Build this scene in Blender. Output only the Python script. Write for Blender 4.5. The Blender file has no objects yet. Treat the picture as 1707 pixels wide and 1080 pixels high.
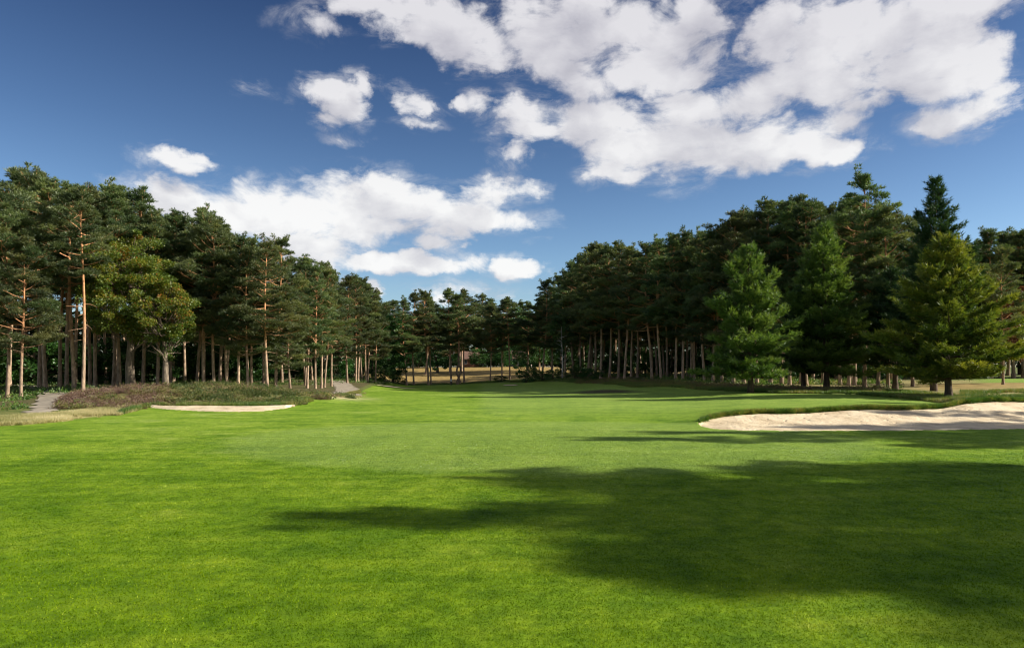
import bpy, math, random
import numpy as np
R = math.radians
PI = math.pi
scn = bpy.context.scene
COL = scn.collection
FPX, CX, HOR, EYE = 1138.0, 853.5, 615.0, 2.0   # lens and horizon of the photograph
rng = np.random.default_rng(7)
random.seed(7)

# ------------------------------------------------------------------ noise
def _hash(ix, iy, s):
    n = (ix * 374761393 + iy * 668265263 + s * 1442695041) & 0xffffffff
    n = ((n ^ (n >> 13)) * 1274126177) & 0xffffffff
    return ((n ^ (n >> 16)) & 0xffff) / 65535.0
def vnoise(x, y, s=0):
    x = np.asarray(x, float); y = np.asarray(y, float)
    ix = np.floor(x).astype(np.int64); iy = np.floor(y).astype(np.int64)
    fx = x - ix; fy = y - iy
    fx = fx * fx * (3 - 2 * fx); fy = fy * fy * (3 - 2 * fy)
    a = _hash(ix, iy, s); b = _hash(ix + 1, iy, s); c = _hash(ix, iy + 1, s); d = _hash(ix + 1, iy + 1, s)
    return (a * (1 - fx) + b * fx) * (1 - fy) + (c * (1 - fx) + d * fx) * fy
def fbm(x, y, s=0, o=4):
    v = 0; a = 0.5; t = 0
    for i in range(o):
        v = v + a * vnoise(x * 2 ** i, y * 2 ** i, s + i * 17); t += a; a *= .5
    return v / t
def sstep(a, b, x):
    t = np.clip((x - a) / (b - a), 0, 1); return t * t * (3 - 2 * t)

# ------------------------------------------------------------------ terrain
TY = np.array([0, 20, 30, 36, 42, 50, 60, 70, 80, 95, 115, 135, 150, 175, 195, 260, 2000.])
TP = np.array([-900, 0, 140, 350, 450, 520, 600, 680, 760, 850, 904, 960, 1050, 1130, 1250, 1400, 1560, 1672, 1800, 2600.])
TZ = np.array([
 [0,0,.1,.2,.3,.4,.5,.6,.7,.8,.8,.9,1,2,2.5,2.5,3],
 [0,0,0,0,.06,.2,.42,.55,.7,.8,.8,.9,1,2,2.5,2.5,3],
 [0,0,0,.1,.2,.38,.45,.55,.7,.8,.8,.9,1,2,2.5,2.5,3],
 [0,0,0,.06,.3,.45,.40,.45,.6,.8,.8,.9,1,2,2.5,2.5,3],
 [0,0,0,.04,.2,.32,.20,.2,.4,.6,.8,.9,1,2,2.5,2.5,3],
 [0,0,0,0,.08,.12,.10,.05,.15,.5,.7,.8,1,2,2.5,2.5,3],
 [0,0,0,0,-.05,-.05,-.08,-.05,.02,.25,.5,.6,.8,1.5,2.5,2.5,3],
 [0,0,0,0,-.05,-.1,-.2,-.3,-.4,-.55,-.85,-.95,-.55,1.1,2.45,2.5,3],
 [0,0,0,0,-.05,-.1,-.2,-.32,-.45,-.65,-.8,-.85,-.1,1.35,2.6,2.6,3],
 [0,0,0,0,-.03,-.1,-.2,-.3,-.4,-.45,-.45,-.05,.5,1.7,2.6,2.6,3],
 [0,0,0,0,-.03,-.08,-.15,-.2,-.25,-.3,.0,.6,.9,1.8,2.6,2.6,3],
 [0,0,0,0,-.02,-.05,-.1,-.1,-.1,.08,1.0,1.1,1.2,2,2.6,2.6,3],
 [0,0,0,0,.0,.0,.0,.08,.4,.9,1.1,1.2,1.3,2,2.6,2.6,3],
 [0,0,0,0,.02,.04,.08,.4,.82,.95,1.1,1.2,1.3,2,2.6,2.6,3],
 [0,0,.12,.16,.2,.24,.34,.5,.7,.9,1.1,1.2,1.3,2,2.6,2.6,3],
 [0,0,.2,.25,.3,.38,.38,.5,.6,.8,1.1,1.2,1.3,2,2.6,2.6,3],
 [0,0,.2,.16,.2,.4,.5,.55,.6,.8,1.1,1.2,1.3,2,2.6,2.6,3],
 [0,0,.3,.3,.3,.5,.63,.62,.68,.75,1.0,1.1,1.3,2,2.6,2.6,3],
 [0,0,.3,.3,.3,.5,.63,.62,.68,.75,1.0,1.1,1.3,2,2.6,2.6,3],
 [0,0,.1,.2,.3,.5,.6,.6,.7,.8,1.0,1.1,1.3,2,2.6,2.6,3]])
def px_of(x, y): return CX + FPX * x / np.maximum(y, .5)
def bilerp(px, y):
    px = np.clip(px, TP[0], TP[-1] - .01); y = np.clip(y, 0, 1999.)
    i = np.clip(np.searchsorted(TP, px, side='right') - 1, 0, len(TP) - 2)
    j = np.clip(np.searchsorted(TY, y, side='right') - 1, 0, len(TY) - 2)
    u = (px - TP[i]) / (TP[i + 1] - TP[i]); v = (y - TY[j]) / (TY[j + 1] - TY[j])
    u = u * u * (3 - 2 * u) * .5 + u * .5; v = v * v * (3 - 2 * v) * .4 + v * .6
    return (TZ[i, j] * (1 - u) + TZ[i + 1, j] * u) * (1 - v) + (TZ[i, j + 1] * (1 - u) + TZ[i + 1, j + 1] * u) * v
# big bunker on the right: front and back edges (px -> depth), lip height
RBX = np.array([1166, 1172, 1185, 1210, 1260, 1350, 1430, 1520, 1600, 1707, 1850, 1950, 1990, 2004])
RBF = np.array([24.6, 23.6, 22.9, 22.3, 22.0, 21.9, 22.0, 22.2, 22.5, 22.9, 23.6, 25.0, 26.5, 28.0])
RBB = np.array([24.7, 25.2, 25.8, 26.3, 26.7, 27.2, 27.7, 28.1, 29.3, 31.0, 31.6, 31.0, 30.0, 28.4])
RLX = np.array([1060, 1130, 1166, 1185, 1230, 1350, 1440, 1500, 1570, 1612, 1660, 1707, 1850, 2000, 2300])
RLZ = np.array([0, .02, .10, .20, .32, .36, .46, .42, .44, .66, .70, .64, .5, .3, 0])
# left bunker
LBX = np.array([246, 252, 290, 340, 400, 440, 475, 486])
LBF = np.array([36.0, 35.0, 33.6, 32.7, 32.4, 33.1, 35.0, 36.4])
LBB = np.array([36.1, 35.9, 35.2, 35.4, 34.9, 35.2, 35.8, 36.5])
MHX = np.array([60, 100, 150, 200, 350, 430, 480, 520, 570, 620])
MHZ = np.array([0, .08, .42, .60, .62, .52, .38, .26, .12, 0])
def in_bunker(px, y, X, F, B, nz=0.):
    f = np.interp(px, X, F) + nz; b = np.interp(px, X, B) + nz * 1.3
    ok = (px > X[0]) & (px < X[-1]) & (y > f) & (y < b)
    s = (y - f) / np.maximum(b - f, .05)
    return ok, s
def h0(x, y):
    px = px_of(x, y)
    z = bilerp(px, y) * sstep(2, 8, y)
    # turf bank round the big bunker
    Lz = np.interp(px, RLX, RLZ); b = np.interp(px, RBX, RBB); f = np.interp(px, RBX, RBF)
    back = np.maximum(Lz - bilerp(px, np.maximum(y, b)), 0) * (1 - sstep(1.0, 9.0, y - b))
    front = Lz * np.clip((y - f) / np.maximum(b - f, .2), 0, 1)
    near = sstep(1060, 1180, px) * (1 - sstep(2050, 2300, px))
    z = np.where(y >= b, z + back * near, z * (1 - near) + near * (np.minimum(z, 0.02) * 0 + front))
    # heather mound behind the left bunker
    Mh = np.interp(px, MHX, MHZ)
    lb = np.interp(px, [60, 240, 300, 480, 620], [33, 35.5, 36.3, 37, 38])
    m = sstep(0, 5.5, y - lb) * (1 - sstep(6.0, 11, y - lb))
    z = z + Mh * m * (.62 + .72 * fbm(x * .55, y * .7, 5, 3))
    # hump beside the far bunker
    z = z + .38 * np.exp(-(((px - 1010) / 70) ** 2 + ((y - 60.5) / 3.0) ** 2)) * (y > 20)
    # gentle rolls of the fairway
    z = z + (fbm(x * .06 + 5, y * .06, 3, 2) - .5) * .16 * sstep(8, 20, y) * (1 - sstep(250, 600, y))
    return z
def edge_noise(x, y): return (fbm(x * 1.6, y * 1.6, 31, 3) - .5) * .55
def sandz(px, y, s, L):
    s = np.clip(s, 0, 1)
    return L * s ** 1.35 * .86 - .10 * np.sin(PI * np.clip(s, 0, 1) ** .8) - .03
def ground_z(x, y):
    x = np.asarray(x, float); y = np.asarray(y, float)
    px = px_of(x, y); z = h0(x, y); nz = edge_noise(x, y)
    ok, s = in_bunker(px, y, RBX, RBF, RBB, nz * .8)
    z = np.where(ok, sandz(px, y, s, np.interp(px, RLX, RLZ)) - .35, z)
    ok2, s2 = in_bunker(px, y, LBX, LBF, LBB, nz * .5)
    z = np.where(ok2, -.35, z)
    return z
def gz(x, y): return float(ground_z(np.array([x]), np.array([y]))[0])
def X_at(px, y): return (px - CX) / FPX * y
# boundary of the mown grass
EX = np.array([-900, -300, 0, 100, 200, 250, 480, 520, 560, 600, 620, 640, 660, 700, 760, 850, 900, 960, 1050, 1130, 1200, 1300, 1400, 1500, 1580, 1640, 1750, 2600.])
EYD = np.array([20, 22, 24, 26.5, 30.5, 35.6, 36.6, 40, 44, 58, 80, 98, 116, 122, 126, 120, 110, 94, 72, 66, 56, 49, 46, 42, 37, 35, 37, 40.])
def mown(x, y):
    px = px_of(x, y)
    e = np.interp(px, EX, EYD); w = e * .02 + .3
    d = e - y + (fbm(x * .5, y * .5, 9, 3) - .5) * e * .05
    m = sstep(-w, w, d)
    m = np.maximum(m, sstep(1600, 1660, px) * sstep(66, 70, y) * (1 - sstep(88, 92, y)))
    return np.where(y < 5, 1., m)

# ------------------------------------------------------------------ mesh helpers
class G:
    def __init__(s): s.v = []; s.f = []; s.t = []; s.n = 0
    def add(s, V, F, T=None):
        V = np.asarray(V, np.float32).reshape(-1, 3); F = np.asarray(F, np.int64).reshape(-1, 3)
        s.v.append(V); s.f.append(F + s.n); s.n += len(V)
        s.t.append(np.broadcast_to(np.asarray(0. if T is None else T, np.float32), (len(F),)).copy())
    def mesh(s, name, mats, smooth=False):
        V = np.concatenate(s.v); F = np.concatenate(s.f).astype(np.int32); T = np.concatenate(s.t)
        m = bpy.data.meshes.new(name)
        m.vertices.add(len(V)); m.vertices.foreach_set('co', V.ravel())
        m.loops.add(F.size); m.loops.foreach_set('vertex_index', F.ravel())
        m.polygons.add(len(F)); m.polygons.foreach_set('loop_start', np.arange(0, F.size, 3, dtype=np.int32))
        m.polygons.foreach_set('use_smooth', np.full(len(F), smooth))
        a = m.attributes.new('tint', 'FLOAT', 'FACE'); a.data.foreach_set('value', T)
        m.update(calc_edges=True)
        m.materials.append(mats)
        return m
def link(name, mesh, parent=None, loc=None):
    o = bpy.data.objects.new(name, mesh); COL.objects.link(o)
    if parent: o.parent = parent
    if loc is not None: o.location = loc
    return o
def tag(o, label=None, cat=None, group=None, kind=None):
    if label: o['label'] = label
    if cat: o['category'] = cat
    if group: o['group'] = group
    if kind: o['kind'] = kind
    return o
def tube(P, Rd, n=8):
    P = np.asarray(P, float); Rd = np.asarray(Rd, float); k = len(P)
    T = np.gradient(P, axis=0); T /= np.linalg.norm(T, axis=1)[:, None] + 1e-9
    ref = np.array([0, 0, 1.]) if abs(T[0, 2]) < .8 else np.array([1., 0, 0])
    A = np.cross(T, ref); A /= np.linalg.norm(A, axis=1)[:, None] + 1e-9
    B = np.cross(T, A)
    th = np.linspace(0, 2 * PI, n, endpoint=False)
    V = P[:, None] + (A[:, None] * np.cos(th)[None, :, None] + B[:, None] * np.sin(th)[None, :, None]) * Rd[:, None, None]
    i = np.arange(k - 1)[:, None] * n; j = np.arange(n)[None]; j2 = (j + 1) % n
    a = i + j; b = i + j2; c = a + n; d = b + n
    F = np.stack([np.stack([a, b, d], -1), np.stack([a, d, c], -1)], 2).reshape(-1, 3)
    return V.reshape(-1, 3), F
def unit(v): return v / (np.linalg.norm(v, axis=-1, keepdims=True) + 1e-9)
def tufts(g, C, D, k, L, W, spread, tint, r):
    """k thin needle-bunch triangles round every centre C, leaning along D"""
    n = len(C)
    d = unit(np.repeat(D, k, 0) + r.normal(size=(n * k, 3)) * spread)
    s = unit(np.cross(d, r.normal(size=(n * k, 3))))
    c = np.repeat(C, k, 0)
    l = L * r.uniform(.7, 1.25, (n * k, 1)); w = W * r.uniform(.7, 1.3, (n * k, 1))
    V = np.stack([c - s * w / 2, c + s * w / 2, c + d * l], 1).reshape(-1, 3)
    g.add(V, np.arange(n * k * 3).reshape(-1, 3), np.repeat(tint, k))
def leaves(g, C, D, L, W, tint, r, spread=.8):
    n = len(C)
    d = unit(D + r.normal(size=(n, 3)) * spread); s = unit(np.cross(d, r.normal(size=(n, 3))))
    l = L * r.uniform(.7, 1.3, (n, 1)); w = W * r.uniform(.7, 1.3, (n, 1))
    V = np.stack([C, C + d * l * .5 - s * w / 2, C + d * l, C + d * l * .5 + s * w / 2], 1).reshape(-1, 3)
    i = np.arange(n)[:, None] * 4
    F = np.concatenate([i + [0, 1, 2], i + [0, 2, 3]], 1).reshape(-1, 3)
    g.add(V, F, np.repeat(tint, 2))
def ball(r, n):
    v = unit(r.normal(size=(n, 3))); return v * (r.uniform(0, 1, (n, 1)) ** (1 / 3.))

# ------------------------------------------------------------------ materials
def newmat(name):
    m = bpy.data.materials.new(name); m.use_nodes = True
    nt = m.node_tree; nt.nodes.clear(); return m, nt
class N:
    def __init__(s, nt): s.nt = nt
    def __call__(s, t, **k):
        n = s.nt.nodes.new(t)
        for a, b in k.items(): setattr(n, a, b)
        return n
    def l(s, a, b): s.nt.links.new(a, b)
    def math(s, op, a, b=None, clamp=False):
        n = s('ShaderNodeMath', operation=op, use_clamp=clamp)
        for i, v in enumerate((a, b)):
            if v is None: continue
            if isinstance(v, (int, float)): n.inputs[i].default_value = v
            else: s.l(v, n.inputs[i])
        return n.outputs[0]
    def vmath(s, op, a, b=None):
        n = s('ShaderNodeVectorMath', operation=op)
        for i, v in enumerate((a, b)):
            if v is None: continue
            if isinstance(v, tuple): n.inputs[i].default_value = v
            else: s.l(v, n.inputs[i])
        return n.outputs['Value'] if op in ('LENGTH', 'DOT_PRODUCT') else n.outputs[0]
    def ramp(s, fac, stops, interp='LINEAR'):
        n = s('ShaderNodeValToRGB'); n.color_ramp.interpolation = interp
        e = n.color_ramp.elements
        while len(e) < len(stops): e.new(.5)
        for q, (p, c) in zip(e, stops): q.position = p; q.color = (*c, 1) if len(c) == 3 else c
        s.l(fac, n.inputs[0]); return n.outputs[0]
    def noise(s, vec, scale, detail=4, rough=.55, dist=0):
        n = s('ShaderNodeTexNoise'); n.inputs['Scale'].default_value = scale
        n.inputs['Detail'].default_value = detail; n.inputs['Roughness'].default_value = rough
        n.inputs['Distortion'].default_value = dist
        if vec is not None: s.l(vec, n.inputs['Vector'])
        return n.outputs['Fac']
    def mix(s, fac, a, b, mode='MIX'):
        n = s('ShaderNodeMix', data_type='RGBA', blend_type=mode)
        for i, v in ((0, fac), (6, a), (7, b)):
            if isinstance(v, (int, float)): n.inputs[i].default_value = v
            elif isinstance(v, tuple): n.inputs[i].default_value = (*v, 1) if len(v) == 3 else v
            else: s.l(v, n.inputs[i])
        return n.outputs[2]
    def mapr(s, v, a, b, c=0., d=1.):
        n = s('ShaderNodeMapRange', interpolation_type='SMOOTHSTEP')
        s.l(v, n.inputs[0])
        for i, q in zip((1, 2, 3, 4), (a, b, c, d)): n.inputs[i].default_value = q
        return n.outputs[0]
    def attr(s, name): return s('ShaderNodeAttribute', attribute_name=name).outputs['Fac']
def foliage(name, stops, trans=.25, hue=.03, val=.35, gloss=.04):
    m, nt = newmat(name); n = N(nt)
    c = n.ramp(n.attr('tint'), stops)
    rnd = n('ShaderNodeObjectInfo').outputs['Random']
    hs = n('ShaderNodeHueSaturation'); n.l(c, hs.inputs['Color'])
    n.l(n.math('ADD', n.math('MULTIPLY', rnd, hue), .5 - hue / 2), hs.inputs['Hue'])
    rv = n.math('FRACT', n.math('MULTIPLY', rnd, 7.31))
    n.l(n.math('ADD', n.math('MULTIPLY', rv, val), 1 - val / 2), hs.inputs['Value'])
    d = n('ShaderNodeBsdfDiffuse'); t = n('ShaderNodeBsdfTranslucent'); g = n('ShaderNodeBsdfGlossy')
    g.inputs['Roughness'].default_value = .45; g.inputs['Color'].default_value = (.8, .85, .8, 1)
    tc = n.mix(1., hs.outputs[0], (1.25, 1.3, .7), 'MULTIPLY')
    n.l(hs.outputs[0], d.inputs[0]); n.l(tc, t.inputs[0])
    ms = n('ShaderNodeMixShader'); ms.inputs[0].default_value = trans
    n.l(d.outputs[0], ms.inputs[1]); n.l(t.outputs[0], ms.inputs[2])
    m2 = n('ShaderNodeMixShader'); m2.inputs[0].default_value = gloss
    n.l(ms.outputs[0], m2.inputs[1]); n.l(g.outputs[0], m2.inputs[2])
    o = n('ShaderNodeOutputMaterial'); n.l(m2.outputs[0], o.inputs[0]); return m
def bark(name, low, high, z0, z1, scale=3.):
    m, nt = newmat(name); n = N(nt)
    tc = n('ShaderNodeTexCoord').outputs['Object']
    mp = n('ShaderNodeMapping'); mp.inputs['Scale'].default_value = (1, 1, .3); n.l(tc, mp.inputs[0])
    sx = n('ShaderNodeSeparateXYZ'); n.l(tc, sx.inputs[0])
    nz = n.noise(mp.outputs[0], scale * 2, 5, .65)
    zz = n.math('ADD', sx.outputs[2], n.math('MULTIPLY', n.math('SUBTRACT', n.noise(tc, .8, 3), .5), 6.))
    f = n.mapr(zz, z0, z1)
    c = n.mix(f, low, high)
    rnd = n('ShaderNodeObjectInfo').outputs['Random']
    c = n.mix(1., c, n.ramp(nz, [(.3, (.35, .35, .35)), (.7, (1.45, 1.4, 1.35))]), 'MULTIPLY')
    hs = n('ShaderNodeHueSaturation'); n.l(c, hs.inputs['Color'])
    n.l(n.math('ADD', n.math('MULTIPLY', rnd, .5), .75), hs.inputs['Value'])
    p = n('ShaderNodeBsdfPrincipled'); n.l(hs.outputs[0], p.inputs['Base Color'])
    p.inputs['Roughness'].default_value = .9; p.inputs['Specular IOR Level'].default_value = .2
    b = n('ShaderNodeBump'); b.inputs['Strength'].default_value = .8; b.inputs['Distance'].default_value = .05
    n.l(nz, b.inputs['Height']); n.l(b.outputs[0], p.inputs['Normal'])
    o = n('ShaderNodeOutputMaterial'); n.l(p.outputs[0], o.inputs[0]); return m
def plain(name, c, rough=.8, var=.2, scale=8.):
    m, nt = newmat(name); n = N(nt)
    tc = n('ShaderNodeTexCoord').outputs['Object']
    nz = n.noise(tc, scale, 5)
    cc = n.mix(1., c, n.ramp(nz, [(.3, (1 - var,) * 3), (.7, (1 + var,) * 3)]), 'MULTIPLY')
    p = n('ShaderNodeBsdfPrincipled'); n.l(cc, p.inputs['Base Color']); p.inputs['Roughness'].default_value = rough
    o = n('ShaderNodeOutputMaterial'); n.l(p.outputs[0], o.inputs[0]); return m

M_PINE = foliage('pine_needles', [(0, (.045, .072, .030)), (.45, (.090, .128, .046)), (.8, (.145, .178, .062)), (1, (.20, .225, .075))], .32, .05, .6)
M_FIR = foliage('soft_needles', [(0, (.040, .085, .018)), (.5, (.092, .165, .030)), (1, (.19, .26, .05))], .36, .0, .1)
M_FIRG = foliage('golden_needles', [(0, (.048, .09, .015)), (.45, (.125, .175, .024)), (1, (.28, .28, .035))], .36, .0, .1)
M_FIRD = foliage('dark_needles', [(0, (.02, .048, .018)), (.5, (.035, .08, .025)), (1, (.06, .11, .035))], .2, .0, .1)
M_OAK = foliage('oak_leaves', [(0, (.04, .085, .012)), (.4, (.10, .15, .018)), (.75, (.19, .20, .02)), (.9, (.30, .20, .02)), (1, (.36, .15, .03))], .35, .0, .1)
M_RED = foliage('russet_leaves', [(0, (.06, .03, .015)), (.5, (.16, .06, .025)), (1, (.25, .11, .03))], .25, .0, .1)
M_LEAF = foliage('green_leaves', [(0, (.018, .055, .012)), (.5, (.035, .10, .018)), (1, (.075, .16, .03))], .3, .05, .4)
M_HEATH = foliage('heather', [(0, (.06, .10, .02)), (.45, (.18, .19, .05)), (.65, (.19, .14, .06)), (.8, (.18, .12, .075)), (1, (.22, .14, .11))], .15)
M_BRACKEN = foliage('bracken', [(0, (.04, .09, .018)), (.5, (.09, .16, .025)), (.8, (.18, .22, .05)), (1, (.30, .22, .07))], .35)
M_STRAW = foliage('straw_grass', [(0, (.15, .20, .04)), (.35, (.34, .33, .12)), (.65, (.58, .52, .25)), (1, (.74, .66, .40))], .3)
M_ROUGH = foliage('rough_grass', [(0, (.04, .10, .015)), (.5, (.12, .19, .03)), (.8, (.24, .22, .06)), (1, (.36, .27, .1))], .3)
M_BARK = bark('pine_bark', (.36, .265, .19), (.56, .29, .145), 3., 8.)
M_BARKD = bark('dark_bark', (.10, .075, .055), (.12, .08, .05), 3, 9)
M_BARKO = bark('oak_bark', (.20, .165, .125), (.16, .12, .09), 3, 8)
M_BIRCH = bark('birch_bark', (.60, .57, .52), (.5, .45, .4), 3, 8)

# ------------------------------------------------------------------ tree builders (thing > trunk, crown)
def path(p0, d0, L, n, bend, r, jit=.06):
    P = [np.array(p0, float)]; d = unit(np.array(d0, float))
    for i in range(n):
        d = unit(d + np.array(bend) / n + r.normal(size=3) * jit)
        P.append(P[-1] + d * L / n)
    return np.array(P)
def pine_parts(seed, H=16., cs=.42, W=2.9, nl=34, bare=0, lean=0., rad=.15, kink=0., cone=False):
    r = np.random.default_rng(seed)
    tr, cr = G(), G()
    zz = np.linspace(0, H * .96, 22)
    ph = r.uniform(0, 6.28); a = r.uniform(.05, .22)
    X = lean * zz / H + a * np.sin(zz / H * 5 + ph) - a * math.sin(ph) + kink * np.exp(-((zz - 2.4) / 1.1) ** 2)
    Y = a * np.sin(zz / H * 4 + ph * 2) - a * math.sin(ph * 2)
    TP_ = np.stack([X, Y, zz - .25 * (zz == 0)], 1)
    rr = rad * ((1 - zz / H) ** .72 * .92 + .08) * (1 + .5 * np.exp(-zz / .35))
    tr.add(*tube(TP_, rr, 9))
    at = lambda z: np.array([np.interp(z, zz, X), np.interp(z, zz, Y), z])
    az = r.uniform(0, 6.28)
    fav = r.uniform(0, 6.28)
    for i in range(nl):
        t = (i + r.uniform(0, 1)) / nl
        z = H * (cs + (1 - cs) * t * .97)
        az += 2.4 + r.uniform(-.5, .5)
        prof = W * min(1., .62 + 1.1 * t) * max(0., 1 - t ** 1.75) ** .8 + .28
        if cone: prof = W * (1 - t) ** .85 * (1 - .35 * math.exp(-t * 6)) + .25
        Lb = prof * r.uniform(.5, 1.3) * (1 + .18 * math.cos(az - fav))
        up = -.12 + (.55 if cone else 1.0) * t ** 1.6 + r.uniform(-.16, .22)
        p0 = at(z)
        P = path(p0, (math.cos(az), math.sin(az), up), Lb, 6, (0, 0, .35), r, .10)
        rb = (.018 + .016 * Lb) * (1 - .35 * t)
        tr.add(*tube(P, rb * np.linspace(1, .25, 7), 5))
        ns = max(3, int(2.2 * Lb + 1.5))
        tt = .5 + r.normal() * .22
        for k in range(ns):
            u = r.uniform(.38, 1.) if k else 1.
            q = P[0] + 0; idx = u * 6; j = min(5, int(idx)); q = P[j] * (1 - (idx - j)) + P[j + 1] * (idx - j)
            dirb = unit(P[min(j + 1, 6)] - P[j])
            sd = unit(np.cross(dirb, [0, 0, 1.])) * (1 if k % 2 else -1)
            ls = Lb * r.uniform(.14, .34) if k else .15
            e = q + (sd * r.uniform(.6, 1) + dirb * .7 + np.array([0, 0, r.uniform(.05, .45)])) * ls
            if k: tr.add(*tube(np.array([q, (q + e) / 2 + [0, 0, -.03], e]), [rb * .4, rb * .3, .012], 3))
            rp = r.uniform(.30, .70) * (.8 + .1 * Lb) * (1 - .3 * t)
            nt = int(44 * (rp / .5) ** 2)
            B = ball(r, nt) * [rp * 1.08, rp * 1.08, rp * .40]
            B[:, 2] = B[:, 2] * .8 + np.abs(B[:, 2]) * .2 + B[:, 0] * r.normal() * .22 + B[:, 1] * r.normal() * .22
            C = e + B
            D = unit(B * [1, 1, .8] + [0, 0, .35 * rp] + dirb * .25 * rp)
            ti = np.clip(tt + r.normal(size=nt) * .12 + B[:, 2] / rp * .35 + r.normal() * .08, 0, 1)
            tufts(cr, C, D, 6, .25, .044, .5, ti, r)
    # leading shoots that make the ragged tip
    for i in range(6):
        zt = H * r.uniform(.86, .95); a2 = r.uniform(0, 6.28); L = (H - zt) * r.uniform(.9, 1.35) * (1.25 if i == 0 else .9)
        P = path(at(min(zt, H * .95)), (math.cos(a2) * .35, math.sin(a2) * .35, 1), L, 5, (0, 0, .2), r, .1)
        tr.add(*tube(P, np.linspace(.04, .012, 6), 4))
        for q in range(2, 6):
            m = 16; B = ball(r, m) * [.24, .24, .2]
            tufts(cr, P[q] + B, unit(B + [0, 0, .25]), 6, .25, .05, .5, np.clip(.6 + r.normal(size=m) * .15, 0, 1), r)
    # dead snags below the crown
    for i in range(bare):
        z = H * r.uniform(.18, cs + .08); a2 = r.uniform(0, 6.28)
        P = path(at(z), (math.cos(a2), math.sin(a2), r.uniform(-.3, .25)), r.uniform(.5, 1.6), 4, (0, 0, -.2), r, .15)
        tr.add(*tube(P, np.linspace(.028, .008, 5), 4))
    return tr, cr
def cone_parts(seed, H=11., W=3.6, z0=.10, rad=.2, dens=1., top=1., k=6, tl=.30, droop=.15, spiky=0., pw=.78):
    r = np.random.default_rng(seed); tr, cr = G(), G()
    zz = np.linspace(0, H * .97, 16)
    X = .1 * np.sin(zz * .5 + seed); Y = .1 * np.cos(zz * .4 + seed) - .1 * math.cos(seed)
    X -= X[0]
    tr.add(*tube(np.stack([X, Y, zz - .25 * (zz == 0)], 1), rad * ((1 - zz / H) * .95 + .05) * (1 + .4 * np.exp(-zz / .3)), 9))
    az = 0
    nw = int(H * 2.5)
    for w in range(nw):
        t = (w + .5) / nw
        z = H * (z0 + (1 - z0) * t * .985)
        nb = 6 if t < .75 else 5
        bulk = W * ((1 - t) ** pw) * (1 - .30 * math.exp(-t * 9)) * top + .22
        for b in range(nb):
            az += 2 * PI / nb + r.normal() * .25
            L = bulk * r.uniform(.55, 1.26 + spiky * t) * (1 + .14 * math.sin(az * 2 + seed))
            up = (-.10 + .9 * t) + r.uniform(-.15, .15)
            p0 = np.array([np.interp(z, zz, X), np.interp(z, zz, Y), z])
            P = path(p0, (math.cos(az), math.sin(az), up), L, 6, (0, 0, .45 - droop), r, .05)
            tr.add(*tube(P, (.014 + .012 * L) * np.linspace(1, .2, 7), 4))
            nt = max(4, int(L * 7.5 * dens))
            us = np.sort(r.uniform(.22, 1., nt)); us[-1] = 1
            tl_ = r.normal() * .2 + .45
            for u in us:
                idx = u * 6; j = min(5, int(idx)); q = P[j] * (1 - idx + j) + P[j + 1] * (idx - j)
                dirb = unit(P[j + 1] - P[j]); sd = unit(np.cross(dirb, [0, 0, 1.])) * r.choice([-1, 1])
                ls = (L * .30 * (1.25 - u) + .24) * r.uniform(.7, 1.2) if u < 1 else .2
                tw = unit(sd * (1.1 - .5 * u) + dirb * .8 + np.array([0, 0, r.uniform(-.05, .4)]))
                m = max(4, int(ls * 12))
                s = np.linspace(.1, 1, m)[:, None]
                C = q + tw * s * ls + r.normal(size=(m, 3)) * .05 + [0, 0, 1] * (s * s * .1)
                D = np.repeat(tw[None] + [0, 0, .25], m, 0)
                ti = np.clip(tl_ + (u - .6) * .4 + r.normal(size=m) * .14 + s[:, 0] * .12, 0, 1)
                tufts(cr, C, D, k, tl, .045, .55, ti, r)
    C = np.array([[X[-1], Y[-1], H * .96 + i * .07] for i in range(7)])
    tufts(cr, C, np.repeat([[0, 0, 1.]], 7, 0), 7, .3, .04, .4, np.full(7, .6), r)
    return tr, cr
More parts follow.
